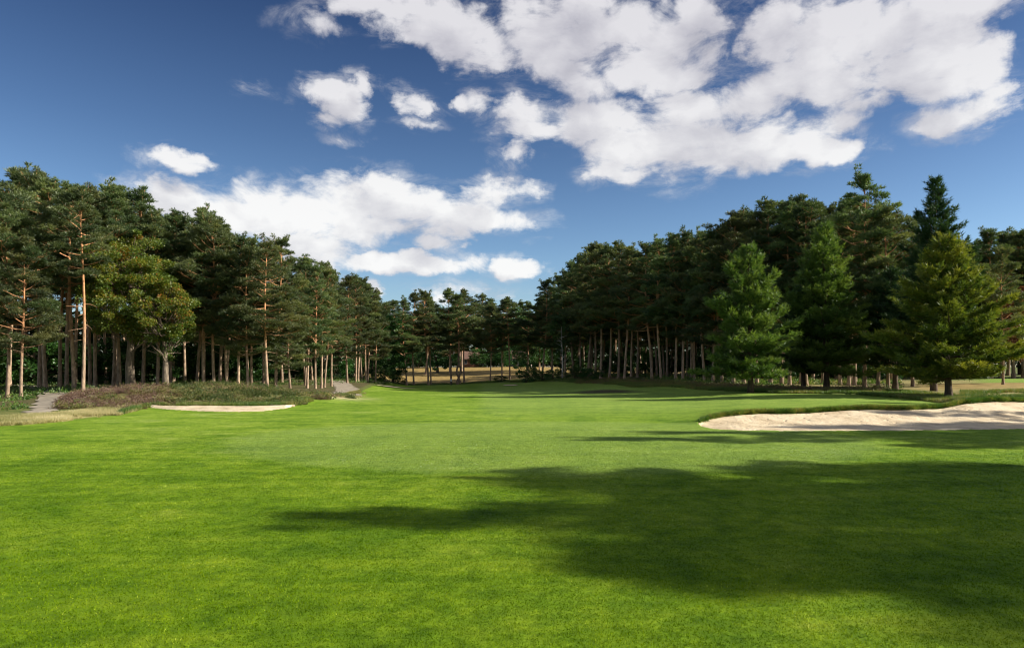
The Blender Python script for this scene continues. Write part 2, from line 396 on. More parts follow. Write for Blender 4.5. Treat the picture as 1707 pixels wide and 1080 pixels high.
def leafy_parts(seed, H=9., W=4., z0=2.5, rad=.25, ncl=150, nleaf=170, ls=.20, stems=1, orange=0., zsq=1., lean=0.):
    r = np.random.default_rng(seed); tr, cr = G(), G()
    cz = (H + z0) / 2; hz = (H - z0) / 2
    for s in range(stems):
        a = r.uniform(0, 6.28); sp = .0 if stems == 1 else .5
        P0 = np.array([math.cos(a) * sp * .4, math.sin(a) * sp * .4, -.2])
        P = path(P0, (math.cos(a) * sp * .3 + lean, math.sin(a) * sp * .3, 1), H * .8, 9, (0, 0, .1), r, .05)
        tr.add(*tube(P, rad / max(1, stems) ** .5 * np.linspace(1.1, .15, 10), 8))
        for k in range(int(16 / stems) + 4):
            u = r.uniform(.3 if z0 > 1 else .1, .95) * 9; j = min(8, int(u)); q = P[j] * (1 - u + j) + P[j + 1] * (u - j)
            a2 = r.uniform(0, 6.28); L = W * .8 * r.uniform(.5, 1)
            B = path(q, (math.cos(a2), math.sin(a2), r.uniform(.1, .8)), L, 5, (0, 0, .2), r, .16)
            tr.add(*tube(B, rad * .28 * np.linspace(1, .15, 6), 5))
    d = unit(r.normal(size=(ncl, 3))); rr = r.uniform(.45, 1, (ncl, 1)) ** .5
    lump = 1 + .22 * np.sin(d[:, :1] * 4 + seed) * np.cos(d[:, 1:2] * 5) + r.normal(size=(ncl, 1)) * .08
    C0 = d * rr * lump * [W, W, hz * zsq] + [lean * H * .5, 0, cz]
    C0 = C0[C0[:, 2] > .2]
    for c in C0:
        rc = r.uniform(.25, .85) * (W / 3.5) ** .5
        n = int(nleaf * r.uniform(.6, 1.2))
        B = ball(r, n) * [rc, rc, rc * .6]
        out = unit(c - [0, 0, cz - hz * .3])
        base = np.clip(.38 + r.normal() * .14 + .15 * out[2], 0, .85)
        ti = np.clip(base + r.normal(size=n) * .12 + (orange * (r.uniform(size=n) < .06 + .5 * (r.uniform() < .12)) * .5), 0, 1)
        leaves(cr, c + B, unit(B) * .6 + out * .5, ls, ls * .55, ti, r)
        if orange: e = path([c[0] * .45, c[1] * .45, c[2] - .9], c - np.array([c[0] * .45, c[1] * .45, c[2] - .9]), 1.1 * np.linalg.norm([c[0] * .55, c[1] * .55, .9]), 4, (0, 0, .1), r, .1); tr.add(*tube(e, np.linspace(.04, .01, 5), 4))
    return tr, cr
def proto(parts, bmat, lmat, nm):
    tr, cr = parts
    return tr.mesh(nm + '_trunk', bmat, True), cr.mesh(nm + '_crown', lmat, False)
THINGS = []
def place(name, pr, H0, px, y, top=None, h=None, rz=None, sxy=1., cat='pine tree', zone='', look='', label=None, x=None, sink=.05, back=False):
    """stand one tree: px and y give where, top (photo row of its tip) or h its height"""
    X = X_at(px, y) if x is None else x
    z = gz(X, y)
    if h is None: h = EYE + (HOR - top) / FPX * y - z
    s = h / H0
    e = bpy.data.objects.new(name, None); COL.objects.link(e)
    e.empty_display_size = .5
    e.location = (X, y, z - sink); e.rotation_euler = (0, 0, random.uniform(0, 6.28) if rz is None else rz)
    e.scale = (s * sxy, s * sxy, s)
    for nm, me in zip(('trunk', 'crown'), pr):
        link(nm, me, e)
    tag(e, label, cat, zone or None)
    THINGS.append(dict(o=e, px=px, y=y, zone=zone, look=look, label=label, h=h, back=back))
    return e

# prototypes ------------------------------------------------------------
PINES = {}
specs = {  # name: (seed, crown start, width, limbs, snags, lean)
 'a': (11, .28, 3.1, 52, 4, .3), 'b': (12, .36, 2.9, 46, 6, -.4), 'c': (13, .44, 2.9, 40, 8, .1),
 'd': (14, .24, 3.2, 54, 3, -.1), 'e': (15, .32, 2.7, 46, 5, .6), 'f': (16, .38, 3.1, 46, 6, -.2),
 'k': (21, .58, 2.5, 32, 9, -.3), 'l': (22, .50, 2.7, 34, 8, .5),
 'g': (17, .30, 2.7, 48, 4, -.6), 'h': (18, .52, 2.6, 34, 8, .3), 'i': (19, .22, 2.9, 54, 3, .0), 'j': (20, .36, 3.0, 44, 6, .5)}
for k, (sd, cs, W, nl, sn, ln) in specs.items():
    PINES[k] = proto(pine_parts(sd, 16., cs, W * (1.3 if k in 'egb' else 1), nl, sn, ln, cone=k in 'egb'), M_BARK, M_PINE, 'pine')
P_SPARSE = proto(pine_parts(31, 16., .26, 4.9, 56, 6, .2, cone=True), M_BARK, M_PINE, 'pine')
P_SNAKE = proto(pine_parts(41, 16., .5, 2.6, 26, 4, .1, .2, .55), M_BARK, M_PINE, 'pine')
P_SHORT = proto(pine_parts(32, 8., .34, 2.3, 26, 4, .4, .15), M_BARK, M_PINE, 'short_pine')

# ------------------------------------------------------------------ ground sheet
def turf_colour(n):
    P = n('ShaderNodeNewGeometry').outputs['Position']
    xy = n.vmath('MULTIPLY', P, (1, 1, 0))
    big = n.noise(xy, .12, 4, .6); mid = n.noise(xy, .9, 5, .62)
    mp = n('ShaderNodeMapping'); mp.inputs['Scale'].default_value = (.22, 1.5, 1); mp.inputs['Rotation'].default_value = (0, 0, R(-8)); n.l(xy, mp.inputs[0])
    streak = n.noise(mp.outputs[0], 1.1, 4, .6)
    k = n.math('ADD', n.math('MULTIPLY', big, .45), n.math('ADD', n.math('MULTIPLY', mid, .32), n.math('MULTIPLY', streak, .43)))
    green = n.ramp(k, [(.40, (.062, .125, .005)), (.49, (.115, .205, .007)), (.57, (.160, .265, .010)), (.66, (.205, .305, .018)), (.78, (.28, .35, .055))])
    # mowing: passes cut the other way lie lighter
    sp = n('ShaderNodeSeparateXYZ'); n.l(xy, sp.inputs[0]); X, Y = sp.outputs[0], sp.outputs[1]
    wob = n.math('MULTIPLY', n.math('SUBTRACT', mid, .5), 1.6)
    yy = n.math('ADD', Y, wob); xx = n.math('ADD', X, wob)
    ex = n.math('DIVIDE', n.math('SUBTRACT', xx, 1.), 9.); ey = n.math('DIVIDE', n.math('SUBTRACT', yy, 19.5), 6.8)
    a1 = n.mapr(n.math('ADD', n.math('MULTIPLY', ex, ex), n.math('MULTIPLY', ey, ey)), .82, 1.12, 1, 0)
    a4 = n.math('MULTIPLY', n.mapr(n.math('ADD', X, n.math('MULTIPLY', Y, .045)), -.7, .7), n.mapr(Y, 24, 40))
    band = n.math('ADD', n.math('MULTIPLY', a1, .42), n.math('MULTIPLY', a4, .38), clamp=True)
    patch_ = n.noise(xy, .55, 6, .68, .4)
    green = n.mix(1., green, n.ramp(patch_, [(.34, (.60, .72, .55)), (.48, (.95, .98, .9)), (.6, (1.12, 1.08, 1.2)), (.7, (1.35, 1.2, 1.6))]), 'MULTIPLY')
    small = n.noise(xy, 3.2, 5, .7)
    green = n.mix(1., green, n.ramp(small, [(.34, (.66, .74, .6)), (.5, (1, 1, 1)), (.66, (1.3, 1.2, 1.4))]), 'MULTIPLY')
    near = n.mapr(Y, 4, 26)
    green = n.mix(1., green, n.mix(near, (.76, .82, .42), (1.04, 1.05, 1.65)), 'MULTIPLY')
    return n.mix(band, green, (.25, .35, .085)), P, big, mid, streak
def build_ground():
    r1 = np.linspace(.4, 3.6, 8); r2 = 3.7 * np.exp(np.arange(0, 470) * .0088)
    r3 = [r2[-1] * 1.12 ** k for k in range(1, 22)]
    rr = np.concatenate([r1, r2, r3])
    front = np.radians(np.arange(-50, 50.01, .125)); backa = np.radians(np.arange(53, 307.1, 3.5))
    aa = np.concatenate([front, backa]); na = len(aa)
    Rr, A = np.meshgrid(rr, aa, indexing='ij')
    x = (Rr * np.sin(A)).ravel(); y = (Rr * np.cos(A)).ravel()
    z = ground_z(x, y)
    px = px_of(x, y)
    V = np.stack([x, y, z], 1); V = np.vstack([V, [[0, 0, gz(0, .1)]]])
    nr = len(rr)
    i = np.arange(nr - 1)[:, None] * na; j = np.arange(na)[None]; j2 = (j + 1) % na
    a, b, c, d = i + j, i + j2, i + na + j, i + na + j2
    F = np.stack([np.stack([a, c, d], -1), np.stack([a, d, b], -1)], 2).reshape(-1, 3)
    cen = len(V) - 1
    F = np.vstack([F, np.stack([np.full(na, cen), np.arange(na), (np.arange(na) + 1) % na], 1)])
    m = bpy.data.meshes.new('ground'); F = F.astype(np.int32)
    m.vertices.add(len(V)); m.vertices.foreach_set('co', V.astype(np.float32).ravel())
    m.loops.add(F.size); m.loops.foreach_set('vertex_index', F.ravel())
    m.polygons.add(len(F)); m.polygons.foreach_set('loop_start', np.arange(0, F.size, 3, dtype=np.int32))
    m.polygons.foreach_set('use_smooth', np.full(len(F), True)); m.update(calc_edges=True)
    def att(nm, v):
        at = m.attributes.new(nm, 'FLOAT', 'POINT'); at.data.foreach_set('value', np.append(v, v[0]).astype(np.float32))
    att('mown', mown(x, y))
    bank = sstep(128, 140, y) * sstep(560, 640, px) * (1 - sstep(1100, 1200, px))
    field = sstep(1500, 1560, px) * sstep(50, 56, y) * (1 - sstep(66, 70, y)) * .8
    worn = np.exp(-(((px - 560) / 42) ** 2 + ((y - 46.5) / 3.4) ** 2)) * 1.3 + np.exp(-(((px - 500) / 60) ** 2 + ((y - 44.5) / .9) ** 2)) * .7
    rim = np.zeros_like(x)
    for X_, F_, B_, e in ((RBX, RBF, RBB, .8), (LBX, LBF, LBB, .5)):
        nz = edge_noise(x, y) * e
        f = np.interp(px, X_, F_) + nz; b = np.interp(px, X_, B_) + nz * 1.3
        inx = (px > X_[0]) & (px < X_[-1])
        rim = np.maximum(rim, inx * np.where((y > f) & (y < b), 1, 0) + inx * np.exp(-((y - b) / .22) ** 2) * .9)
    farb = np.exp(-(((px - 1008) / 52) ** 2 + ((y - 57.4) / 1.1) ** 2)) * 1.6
    att('bank', np.clip(bank + field, 0, 1)); att('worn', np.clip(worn, 0, 1)); att('rim', np.clip(rim + farb, 0, 1))
    mound = np.interp(px, MHX, MHZ) / .6 * sstep(30, 34, y) * (1 - sstep(44, 52, y))
    att('heath', np.clip(mound, 0, 1))
    E_ = np.interp(px, EX, EYD)
    att('straw', np.clip(sstep(-.8, .6, y - E_) * (1 - sstep(3.2, 5.5, y - E_)) * (1 - sstep(150, 260, px)) + sstep(1230, 1330, px) * sstep(1.5, 6, y - E_) * (1 - sstep(78, 84, y)) * .8 + sstep(960, 1030, px) * (1 - sstep(1230, 1330, px)) * sstep(0, 4, y - E_) * (1 - sstep(9, 16, y - E_)) * .6, 0, 1) * (y > 15))
    wood = np.clip(sstep(8, 16, y - np.interp(px, EX, EYD)) * ((px < 660) | (px > 930)) * (1 - sstep(1480, 1560, px)) * (y > 20), 0, 1)
    att('wood', wood)
    mt, nt = newmat('ground_turf'); n = N(nt)
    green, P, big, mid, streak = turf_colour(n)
    fine = n.noise(P, 9., 6, .7); vf = n.noise(P, 60., 4, .7)
    ff = n.math('ADD', n.math('MULTIPLY', fine, .5), n.math('MULTIPLY', vf, .5))
    green = n.mix(1., green, n.ramp(ff, [(.34, (.55, .58, .5)), (.5, (1, 1, 1)), (.66, (1.4, 1.35, 1.5))]), 'MULTIPLY')
    rough = n.ramp(n.math('ADD', n.math('MULTIPLY', mid, .5), n.math('MULTIPLY', fine, .5)),
                   [(.35, (.055, .095, .02)), (.5, (.13, .16, .04)), (.62, (.22, .2, .07)), (.75, (.3, .24, .1))])
    floor_ = n.ramp(n.math('ADD', n.math('MULTIPLY', big, .5), n.math('MULTIPLY', fine, .5)),
                    [(.38, (.05, .07, .02)), (.5, (.13, .10, .05)), (.6, (.09, .14, .03)), (.7, (.24, .19, .09))])
    bankc = n.ramp(n.math('ADD', n.math('MULTIPLY', mid, .6), n.math('MULTIPLY', streak, .4)),
                   [(.35, (.13, .12, .035)), (.5, (.36, .25, .09)), (.65, (.48, .33, .13))])
    heathc = n.ramp(n.math('ADD', n.math('MULTIPLY', fine, .5), n.math('MULTIPLY', mid, .5)), [(.36, (.06, .07, .02)), (.5, (.16, .14, .05)), (.6, (.30, .24, .11))])
    c = n.mix(n.attr('wood'), rough, floor_)
    c = n.mix(n.attr('heath'), c, heathc)
    c = n.mix(n.attr('straw'), c, n.ramp(n.math('ADD', n.math('MULTIPLY', mid, .5), n.math('MULTIPLY', fine, .5)), [(.35, (.16, .17, .05)), (.5, (.34, .29, .12)), (.65, (.50, .41, .20))]))
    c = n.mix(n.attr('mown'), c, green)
    c = n.mix(n.attr('bank'), c, bankc)
    c = n.mix(n.math('MULTIPLY', n.attr('worn'), n.mapr(mid, .3, .55)), c, (.55, .45, .27))
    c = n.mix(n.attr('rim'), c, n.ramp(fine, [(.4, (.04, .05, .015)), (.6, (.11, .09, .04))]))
    p = n('ShaderNodeBsdfPrincipled'); n.l(c, p.inputs['Base Color'])
    p.inputs['Roughness'].default_value = .85; p.inputs['Specular IOR Level'].default_value = .15
    bp = n('ShaderNodeBump'); bp.inputs['Strength'].default_value = .7; bp.inputs['Distance'].default_value = .04
    n.l(n.math('ADD', fine, n.math('MULTIPLY', mid, .8)), bp.inputs['Height']); n.l(bp.outputs[0], p.inputs['Normal'])
    o = n('ShaderNodeOutputMaterial'); n.l(p.outputs[0], o.inputs[0])
    m.materials.append(mt)
    tag(link('ground', m), kind='structure')
build_ground()

def sand_sheet(name, X_, F_, B_, e, zf, n_s=46, n_p=420):
    pp = np.concatenate([np.linspace(X_[0] - 6, X_[-1] + 6, n_p)]); ss = np.linspace(-.12, 1.06, n_s)
    Pp, S = np.meshgrid(pp, ss, indexing='ij')
    f = np.interp(Pp, X_, F_); b = np.interp(Pp, X_, B_)
    y = f + (b - f) * S + np.where(S > 1, .12, 0) - np.where(S < 0, .05, 0)
    x = X_at(Pp, y)
    z = zf(Pp, y, S) + (fbm(x * 1.1, y * 1.1, 77, 3) - .5) * .05
    z = np.where((S < 0) | (S > 1), z - .22, z)
    V = np.stack([x, y, z], -1).reshape(-1, 3)
    i = np.arange(n_p - 1)[:, None] * n_s; j = np.arange(n_s - 1)[None]
    a = i + j; b2 = a + 1; c = a + n_s; d = c + 1
    F = np.stack([np.stack([a, c, d], -1), np.stack([a, d, b2], -1)], 2).reshape(-1, 3)
    g = G(); g.add(V, F)
    tag(link(name, g.mesh(name, M_SAND, True)), kind='structure')
def sandmat():
    m, nt = newmat('bunker_sand'); n = N(nt)
    P = n('ShaderNodeNewGeometry').outputs['Position']
    a = n.noise(P, 1.3, 5, .6); b = n.noise(P, 22., 5, .7)
    v = n('ShaderNodeTexVoronoi'); v.inputs['Scale'].default_value = 2.6; n.l(P, v.inputs['Vector'])
    c = n.ramp(n.math('ADD', n.math('MULTIPLY', a, .7), n.math('MULTIPLY', b, .3)), [(.35, (.50, .39, .25)), (.5, (.70, .57, .385)), (.65, (.80, .68, .48))])
    p = n('ShaderNodeBsdfPrincipled'); n.l(c, p.inputs['Base Color']); p.inputs['Roughness'].default_value = .95
    p.inputs['Specular IOR Level'].default_value = .1
    hgt = n.math('ADD', n.math('ADD', n.math('MULTIPLY', n.noise(P, 5., 5, .65), 1.2), n.math('MULTIPLY', b, .25)), n.mapr(v.outputs['Distance'], .0, .25))
    bp = n('ShaderNodeBump'); bp.inputs['Strength'].default_value = .55; bp.inputs['Distance'].default_value = .09
    n.l(hgt, bp.inputs['Height']); n.l(bp.outputs[0], p.inputs['Normal'])
    o = n('ShaderNodeOutputMaterial'); n.l(p.outputs[0], o.inputs[0]); return m
M_SAND = sandmat()
sand_sheet('sand_bunker', RBX, RBF, RBB, .8, lambda p, y, s: sandz(p, y, s, np.interp(p, RLX, RLZ)))
sand_sheet('sand_bunker', LBX, LBF, LBB, .5, lambda p, y, s: .13 * np.clip(s, 0, 1) - .02)
# far sand slivers and tracks, laid on the turf
def patch(name, pts, mat, lift=.03, n=40, m=14):
    """pts: (px, y_near, y_far) rows; a sheet draped over the ground"""
    pts = np.array(pts, float); pp = np.linspace(pts[0, 0], pts[-1, 0], n); u = np.linspace(0, 1, m)
    Pp, U = np.meshgrid(pp, u, indexing='ij')
    f = np.interp(Pp, pts[:, 0], pts[:, 1]); b = np.interp(Pp, pts[:, 0], pts[:, 2])
    y = f + (b - f) * U; x = X_at(Pp, y); z = ground_z(x, y) + lift
    i = np.arange(n - 1)[:, None] * m; j = np.arange(m - 1)[None]; a = i + j
    F = np.stack([np.stack([a, a + m, a + m + 1], -1), np.stack([a, a + m + 1, a + 1], -1)], 2).reshape(-1, 3)
    g = G(); g.add(np.stack([x, y, z], -1).reshape(-1, 3), F)
    return tag(link(name, g.mesh(name, mat, True)), kind='structure')
M_PATH = plain('path_gravel', (.33, .28, .21), .95, .45, 1.6)
def strip(name, line, mat, lift=.03):
    L = np.array(line, float); t = np.linspace(0, 1, 60); k = np.linspace(0, 1, len(L))
    l = np.stack([np.interp(t, k, L[:, 0]), np.interp(t, k, L[:, 2])], 1); r_ = np.stack([np.interp(t, k, L[:, 1]), np.interp(t, k, L[:, 2])], 1)
    w = np.linspace(0, 1, 12)
    Pp = l[:, :1] * (1 - w) + r_[:, :1] * w; y = np.repeat(l[:, 1:2], 12, 1)
    x = X_at(Pp, y) + (fbm(y * 1.7, Pp * .02, 3, 3) - .5) * 1.1 * (2 * w - 1)[None]; z = ground_z(x, y) + lift
    i = np.arange(59)[:, None] * 12; j = np.arange(11)[None]; a = i + j
    F = np.stack([np.stack([a, a + 1, a + 13], -1), np.stack([a, a + 13, a + 12], -1)], 2).reshape(-1, 3)
    g = G(); g.add(np.stack([x, y, z], -1).reshape(-1, 3), F)
    return tag(link(name, g.mesh(name, mat, True)), kind='structure')
strip('path', [(40, 78, 29.2), (50, 92, 33), (58, 100, 38), (66, 108, 44), (60, 104, 52), (30, 70, 62), (-30, 8, 76)], M_PATH)
strip('path', [(548, 600, 50), (556, 600, 56), (562, 598, 66), (556, 588, 80), (548, 575, 96)], M_PATH)
patch('sand_bunker', [(628, 86, 87), (650, 84, 90), (675, 84, 89), (692, 86, 87.5)], M_SAND, .05)
patch('sand_bunker', [(838, 100, 101), (845, 97, 103), (856, 97, 103), (863, 99.5, 101)], M_SAND, .06)

# ------------------------------------------------------------------ left wood
SKL = [(-600, 200), (-200, 240), (0, 268), (45, 285), (60, 303), (100, 316), (160, 318), (200, 314), (240, 322), (262, 355), (290, 362), (320, 346), (350, 360), (390, 386), (425, 408),
       (455, 398), (490, 430), (530, 445), (575, 465), (595, 466), (630, 485), (650, 492), (680, 487), (700, 490)]
SKR = [(900, 480), (925, 468), (945, 448), (965, 420), (1000, 408), (1040, 412), (1070, 422), (1100, 408), (1125, 400), (1137, 384), (1160, 402), (1190, 385), (1225, 352), (1250, 350), (1262, 362),
       (1285, 336), (1310, 340), (1335, 328), (1375, 342), (1400, 330), (1440, 296), (1480, 335), (1510, 370), (1540, 350), (1560, 300), (1600, 380), (1625, 400), (1650, 388), (1707, 388), (2000, 370), (2600, 330)]
def sky(px, T): return float(np.interp(px, [p for p, _ in T], [q for _, q in T]))
LW = 'Scots pines of the left wood'; RW = 'Scots pines of the right wood'; FW = 'Scots pines at the far end of the fairway'
# (px, depth, row of tip, variant)
left = [(12, 45, 345, 'f'), (35, 44, 400, 'a'), (-40, 46, 262, 'd'), (66, 56, 290, 'h'), (76, 54, 303, 'c'), (100, 52, 318, 'h'), (111, 58, 312, 'b'), (124, 50, 316, 'c'),
        (138, 46, 322, 'h'), (150, 55, 318, 'f'), (159, 54, 316, 'j'), (189, 57, 318, 'c'), (200, 53, 316, 'f'), (238, 55, 320, 'h'), (262, 55, 358, 'f'), (284, 57, 356, 'j'),
        (328, 57, 348, 'c'), (340, 55, 356, 'b'), (357, 54, 372, 'f'), (366, 58, 368, 'h'), (378, 56, 380, 'a'), (397, 54, 395, 'g'), (413, 53, 412, 'd'), (420, 55, 400, 'j'),
        (446, 53, 402, 'e'), (460, 56, 396, 'b'), (512, 66, 436, 'c'), (526, 65, 446, 'd'), (536, 68, 442, 'f'), (541, 72, 446, 'b'), (509, 76, 432, 'i'),
        (553, 76, 452, 'a'), (579, 88, 462, 'i'), (593, 92, 465, 'j'), (597, 95, 466, 'b'), (603, 97, 468, 'c'), (610, 96, 476, 'f'), (613, 99, 474, 'h'), (626, 100, 482, 'd')]
for px, y, top, v in left:
    if 60 < px < 290: v = 'hckl'[int(px) % 4]
    place('pine_tree', PINES[v], 16., px, y, top=top + random.uniform(-3, 5), zone=LW, sxy=random.uniform(.92, 1.12))
place('pine_tree', P_SHORT, 8., 484, 56, top=545, cat='pine tree', label='stunted short pine with gnarled stem at the wood edge beside the heather')
LEDGE = [(-700, 44), (0, 47), (140, 55), (300, 60), (450, 66), (540, 80), (600, 100), (660, 122)]
def fill(T, E, x0, x1, n, zone, d0=5, d1=34, hmax=19.5, tadd=(2, 26), vs='abcdefghij'):
    pts = []
    for k in range(n * 8):
        if len(pts) >= n: break
        px = x0 + (x1 - x0) * ((k * .6180339) % 1.)
        off = d0 + (d1 - d0) * random.random() ** .8
        y = float(np.interp(px, [a for a, _ in E], [b for _, b in E])) + off; X = X_at(px, y)
        if any((X - a) ** 2 + (y - b) ** 2 < 3.0 for a, b in pts): continue
        pts.append((X, y))
        z = gz(X, y); h = EYE + (HOR - sky(px, T) - random.uniform(*tadd)) / FPX * y - z
        h = min(h, hmax * random.uniform(.9, 1.05))
        place('pine_tree', PINES[random.choice('hckl' if T is SKL and px < 300 else vs)], 16., px, y, h=h, zone=zone, sxy=random.uniform(.95, 1.15), back=True)
fill(SKL, LEDGE, -260, 640, 62, LW)
# oak at the front of the left wood
P_OAK = proto(leafy_parts(51, 11.4, 3.3, 3.4, .34, 230, 330, .15, orange=.7), M_BARKO, M_OAK, 'oak')
place('oak_tree', P_OAK, 11.4, 218, 50.5, top=398, cat='oak tree', rz=.6, label='oak with yellowing green leaves at the front edge of the left wood')
P_OAK2 = proto(leafy_parts(52, 8.6, 2.3, 3.2, .26, 100, 300, .15, orange=1.), M_BARKO, M_OAK, 'oak')
place('oak_tree', P_OAK2, 8.6, 276, 49.5, top=470, cat='oak tree', rz=2., label='smaller oak with russet leaf tips just right of the yellowing oak')
# dark broadleaf column and far clearing
P_HOLLY = proto(leafy_parts(61, 12., 2.6, .6, .25, 210, 110, .24, stems=1, zsq=1.05), M_BARKD, M_LEAF, 'evergreen')
place('evergreen_tree', P_HOLLY, 12., 655, 118, top=517, cat='evergreen tree', rz=1., label='dark leafy evergreen column standing at the end of the left wood')
far = [(678, 118, 500, 'e', 'leaning '), (690, 121, 492, 'c', ''), (714, 122, 486, 'b', ''), (718.5, 124, 498, 'h', ''), (752, 126, 484, 'h', ''), (774, 128, 486, 'f', ''),
       (817, 134, 510, 'b', ''), (837, 136, 502, 'c', ''), (850, 132, 498, 'h', ''), (904, 122, 468, 'b', ''), (880, 140, 505, 'j', ''), (921, 124, 478, 'g', '')]
for px, y, top, v, lk in far:
    place('pine_tree', PINES[v], 16., px, y, top=top, zone=FW, sxy=random.uniform(.95, 1.2), look=lk)
place('pine_tree', P_SNAKE, 16., 762, 124, top=492, rz=0, label='pine with a snaking bent stem at the far end of the fairway')
place('pine_tree', P_SNAKE, 16., 767, 126, top=500, rz=3.3, label='pine with a crooked stem close beside the snaking pine, on its right')
BW = 'pines and trees standing behind the brown bank'
P_BROAD = proto(leafy_parts(62, 13., 4.2, 1.2, .3, 190, 110, .3), M_BARKD, M_LEAF, 'broadleaf')
for k in range(34):
    px = 600 + 360 * ((k * .618) % 1); y = random.uniform(158, 178) if k % 4 == 0 else random.uniform(205, 250)
    top = random.uniform(492, 522)
    if k % 3 == 2: place('broadleaf_tree', P_BROAD, 13., px, y, top=top + 14, zone=BW, cat='tree', back=True)
    else: place('pine_tree', PINES[random.choice('abdfij')], 16., px, y, top=top, zone=BW, sxy=1.3, back=True)
# ------------------------------------------------------------------ right wood
right = [(942, 116, 452, 'g'), (956, 112, 436, 'b'), (968, 110, 424, 'd'), (980, 106, 412, 'c'), (992, 104, 410, 'a'), (1001, 100, 408, 'f'), (1016, 98, 414, 'b'), (1031, 94, 410, 'j'), (1041, 90, 413, 'c'),
         (1052, 95, 422, 'h'), (1062, 92, 426, 'f'), (1087, 86, 410, 'b'), (1102, 83, 404, 'c'), (1112, 88, 412, 'h'), (1126, 80, 392, 'j'), (1138, 79, 384, 'g'), (1152, 82, 400, 'f'),
         (1158, 78, 402, 'a'), (1174, 76, 392, 'c'), (1188, 74, 388, 'b'), (1204, 72, 378, 'i'), (1222, 70, 360, 'f'), (1240, 72, 350, 'b'), (1262, 70, 366, 'h'), (1284, 68, 340, 'c'),
         (1303, 70, 344, 'j'), (1316, 66, 352, 'e'), (1335, 69, 328, 'f'), (1344, 66, 346, 'c'), (1372, 68, 340, 'b'), (1401, 66, 344, 'f'), (1415, 64, 360, 'h'), (1424, 66, 350, 'c')]
for px, y, top, v in right:
    place('pine_tree', PINES[v], 16., px, y, top=top + random.uniform(-4, 4), zone=RW, sxy=random.uniform(.95, 1.15))
REDGE = [(930, 118), (1000, 104), (1100, 88), (1200, 74), (1300, 70), (1420, 68), (1520, 74), (1700, 100), (1900, 105)]
fill(SKR, REDGE, 935, 1500, 58, RW, 4, 34, 21., (2, 24))
place('pine_tree', P_SPARSE, 16., 1441, 60, top=292, rz=.4, sxy=.95, label='tall open-crowned pine with ragged layered tip between the bright conifers')
place('pine_tree', PINES['b'], 16., 1463, 62, top=350, zone=RW); place('pine_tree', PINES['f'], 16., 1480, 58, top=352, zone=RW)
place('pine_tree', PINES['i'], 16., 1522, 60, top=372, zone=RW)
# feathery conifers in front of the right wood
P_C1 = proto(cone_parts(71, 10., 3.35, .10), M_BARKD, M_FIR, 'conifer')
P_C2 = proto(cone_parts(72, 13., 3.7, .10), M_BARKD, M_FIR, 'conifer')
P_C3 = proto(cone_parts(73, 11., 3.9, .11, dens=1.1), M_BARKD, M_FIRG, 'golden_conifer')
P_C4 = proto(cone_parts(74, 16., 3.6, .12, top=.9, spiky=.5, pw=1.05), M_BARKD, M_FIRD, 'dark_conifer')
P_C5 = proto(cone_parts(75, 10., 2.6, .14), M_BARKD, M_FIRD, 'dark_conifer')
place('conifer_tree', P_C1, 10., 1251, 50, top=412, rz=.2, sxy=1.0, cat='conifer', label='bushy green conifer, leftmost of the feathery conifers before the right wood')
place('conifer_tree', P_C2, 13., 1378, 56, top=376, rz=1.2, sxy=1.12, cat='conifer', label='broad feathery bright green conifer with twin skirts, middle of the right wood edge')
place('conifer_tree', P_C5, 10., 1340, 57, top=455, rz=2.2, cat='conifer', label='dark lower conifer tucked against the broad feathery green one on its left')
place('conifer_tree', P_C3, 11., 1582, 42, top=395, rz=.9, sxy=1.16, cat='conifer', label='golden green conifer standing directly behind the large sand bunker')
place('conifer_tree', P_C4, 16., 1557, 51, top=298, rz=.3, sxy=1.08, cat='conifer', label='tall dark spire conifer rising behind the golden green conifer')
place('conifer_tree', P_C5, 10., 1492, 55, top=450, rz=4.2, sxy=1.1, cat='conifer', label='dark low conifer left of the golden green conifer')
place('pine_tree', PINES['d'], 16., 1672, 60, top=415, rz=1.2, sxy=.9, label='dark pine on the open grass right of the golden green conifer')
P_REDT = proto(leafy_parts(81, 9., 2.6, 2.2, .2, 80, 130, .2), M_BARKD, M_RED, 'beech')
place('beech_tree', P_REDT, 9., 1715, 66, top=470, cat='beech tree', label='russet leaved beech at the right edge of the frame')
OB = 'trees beyond the open field on the right'
for k, (px, y, top) in enumerate([(1612, 96, 412), (1632, 92, 404), (1652, 90, 386), (1668, 98, 392), (1690, 92, 386), (1706, 96, 390), (1726, 90, 384), (1750, 94, 380), (1780, 92, 380),
                     (1640, 108, 410), (1680, 110, 400), (1590, 104, 405), (1570, 100, 395), (1820, 98, 385), (1860, 92, 380), (1545, 98, 395)]):
    place('pine_tree', PINES['adigbaddiga'[k % 11]], 16., px, y, top=top, zone=OB, sxy=1.2)
UL, UR = 'low leafy trees deep in the left wood', 'low leafy trees deep in the right wood'
for k in range(22):
    px = -220 + 860 * ((k + .5) / 22); y = float(np.interp(px, [a for a, _ in LEDGE], [b for _, b in LEDGE])) + random.uniform(30, 40)
    place('broadleaf_tree', P_BROAD, 13., px, y, h=random.uniform(8, 10.5), sxy=1.25, zone=UL, cat='tree', back=True)
for k in range(20):
    px = 940 + 580 * ((k + .5) / 20); y = float(np.interp(px, [a for a, _ in REDGE], [b for _, b in REDGE])) + random.uniform(34, 44)
    place('broadleaf_tree', P_BROAD, 13., px, y, h=random.uniform(8, 11), sxy=1.3, zone=UR, cat='tree', back=True)
for k in range(8):
    px = 1520 + 45 * k
    place('broadleaf_tree', P_BROAD, 13., px, 118 + 4 * (k % 3), h=random.uniform(8, 11), sxy=1.35, zone='low leafy trees beyond the open field', cat='tree', back=True)
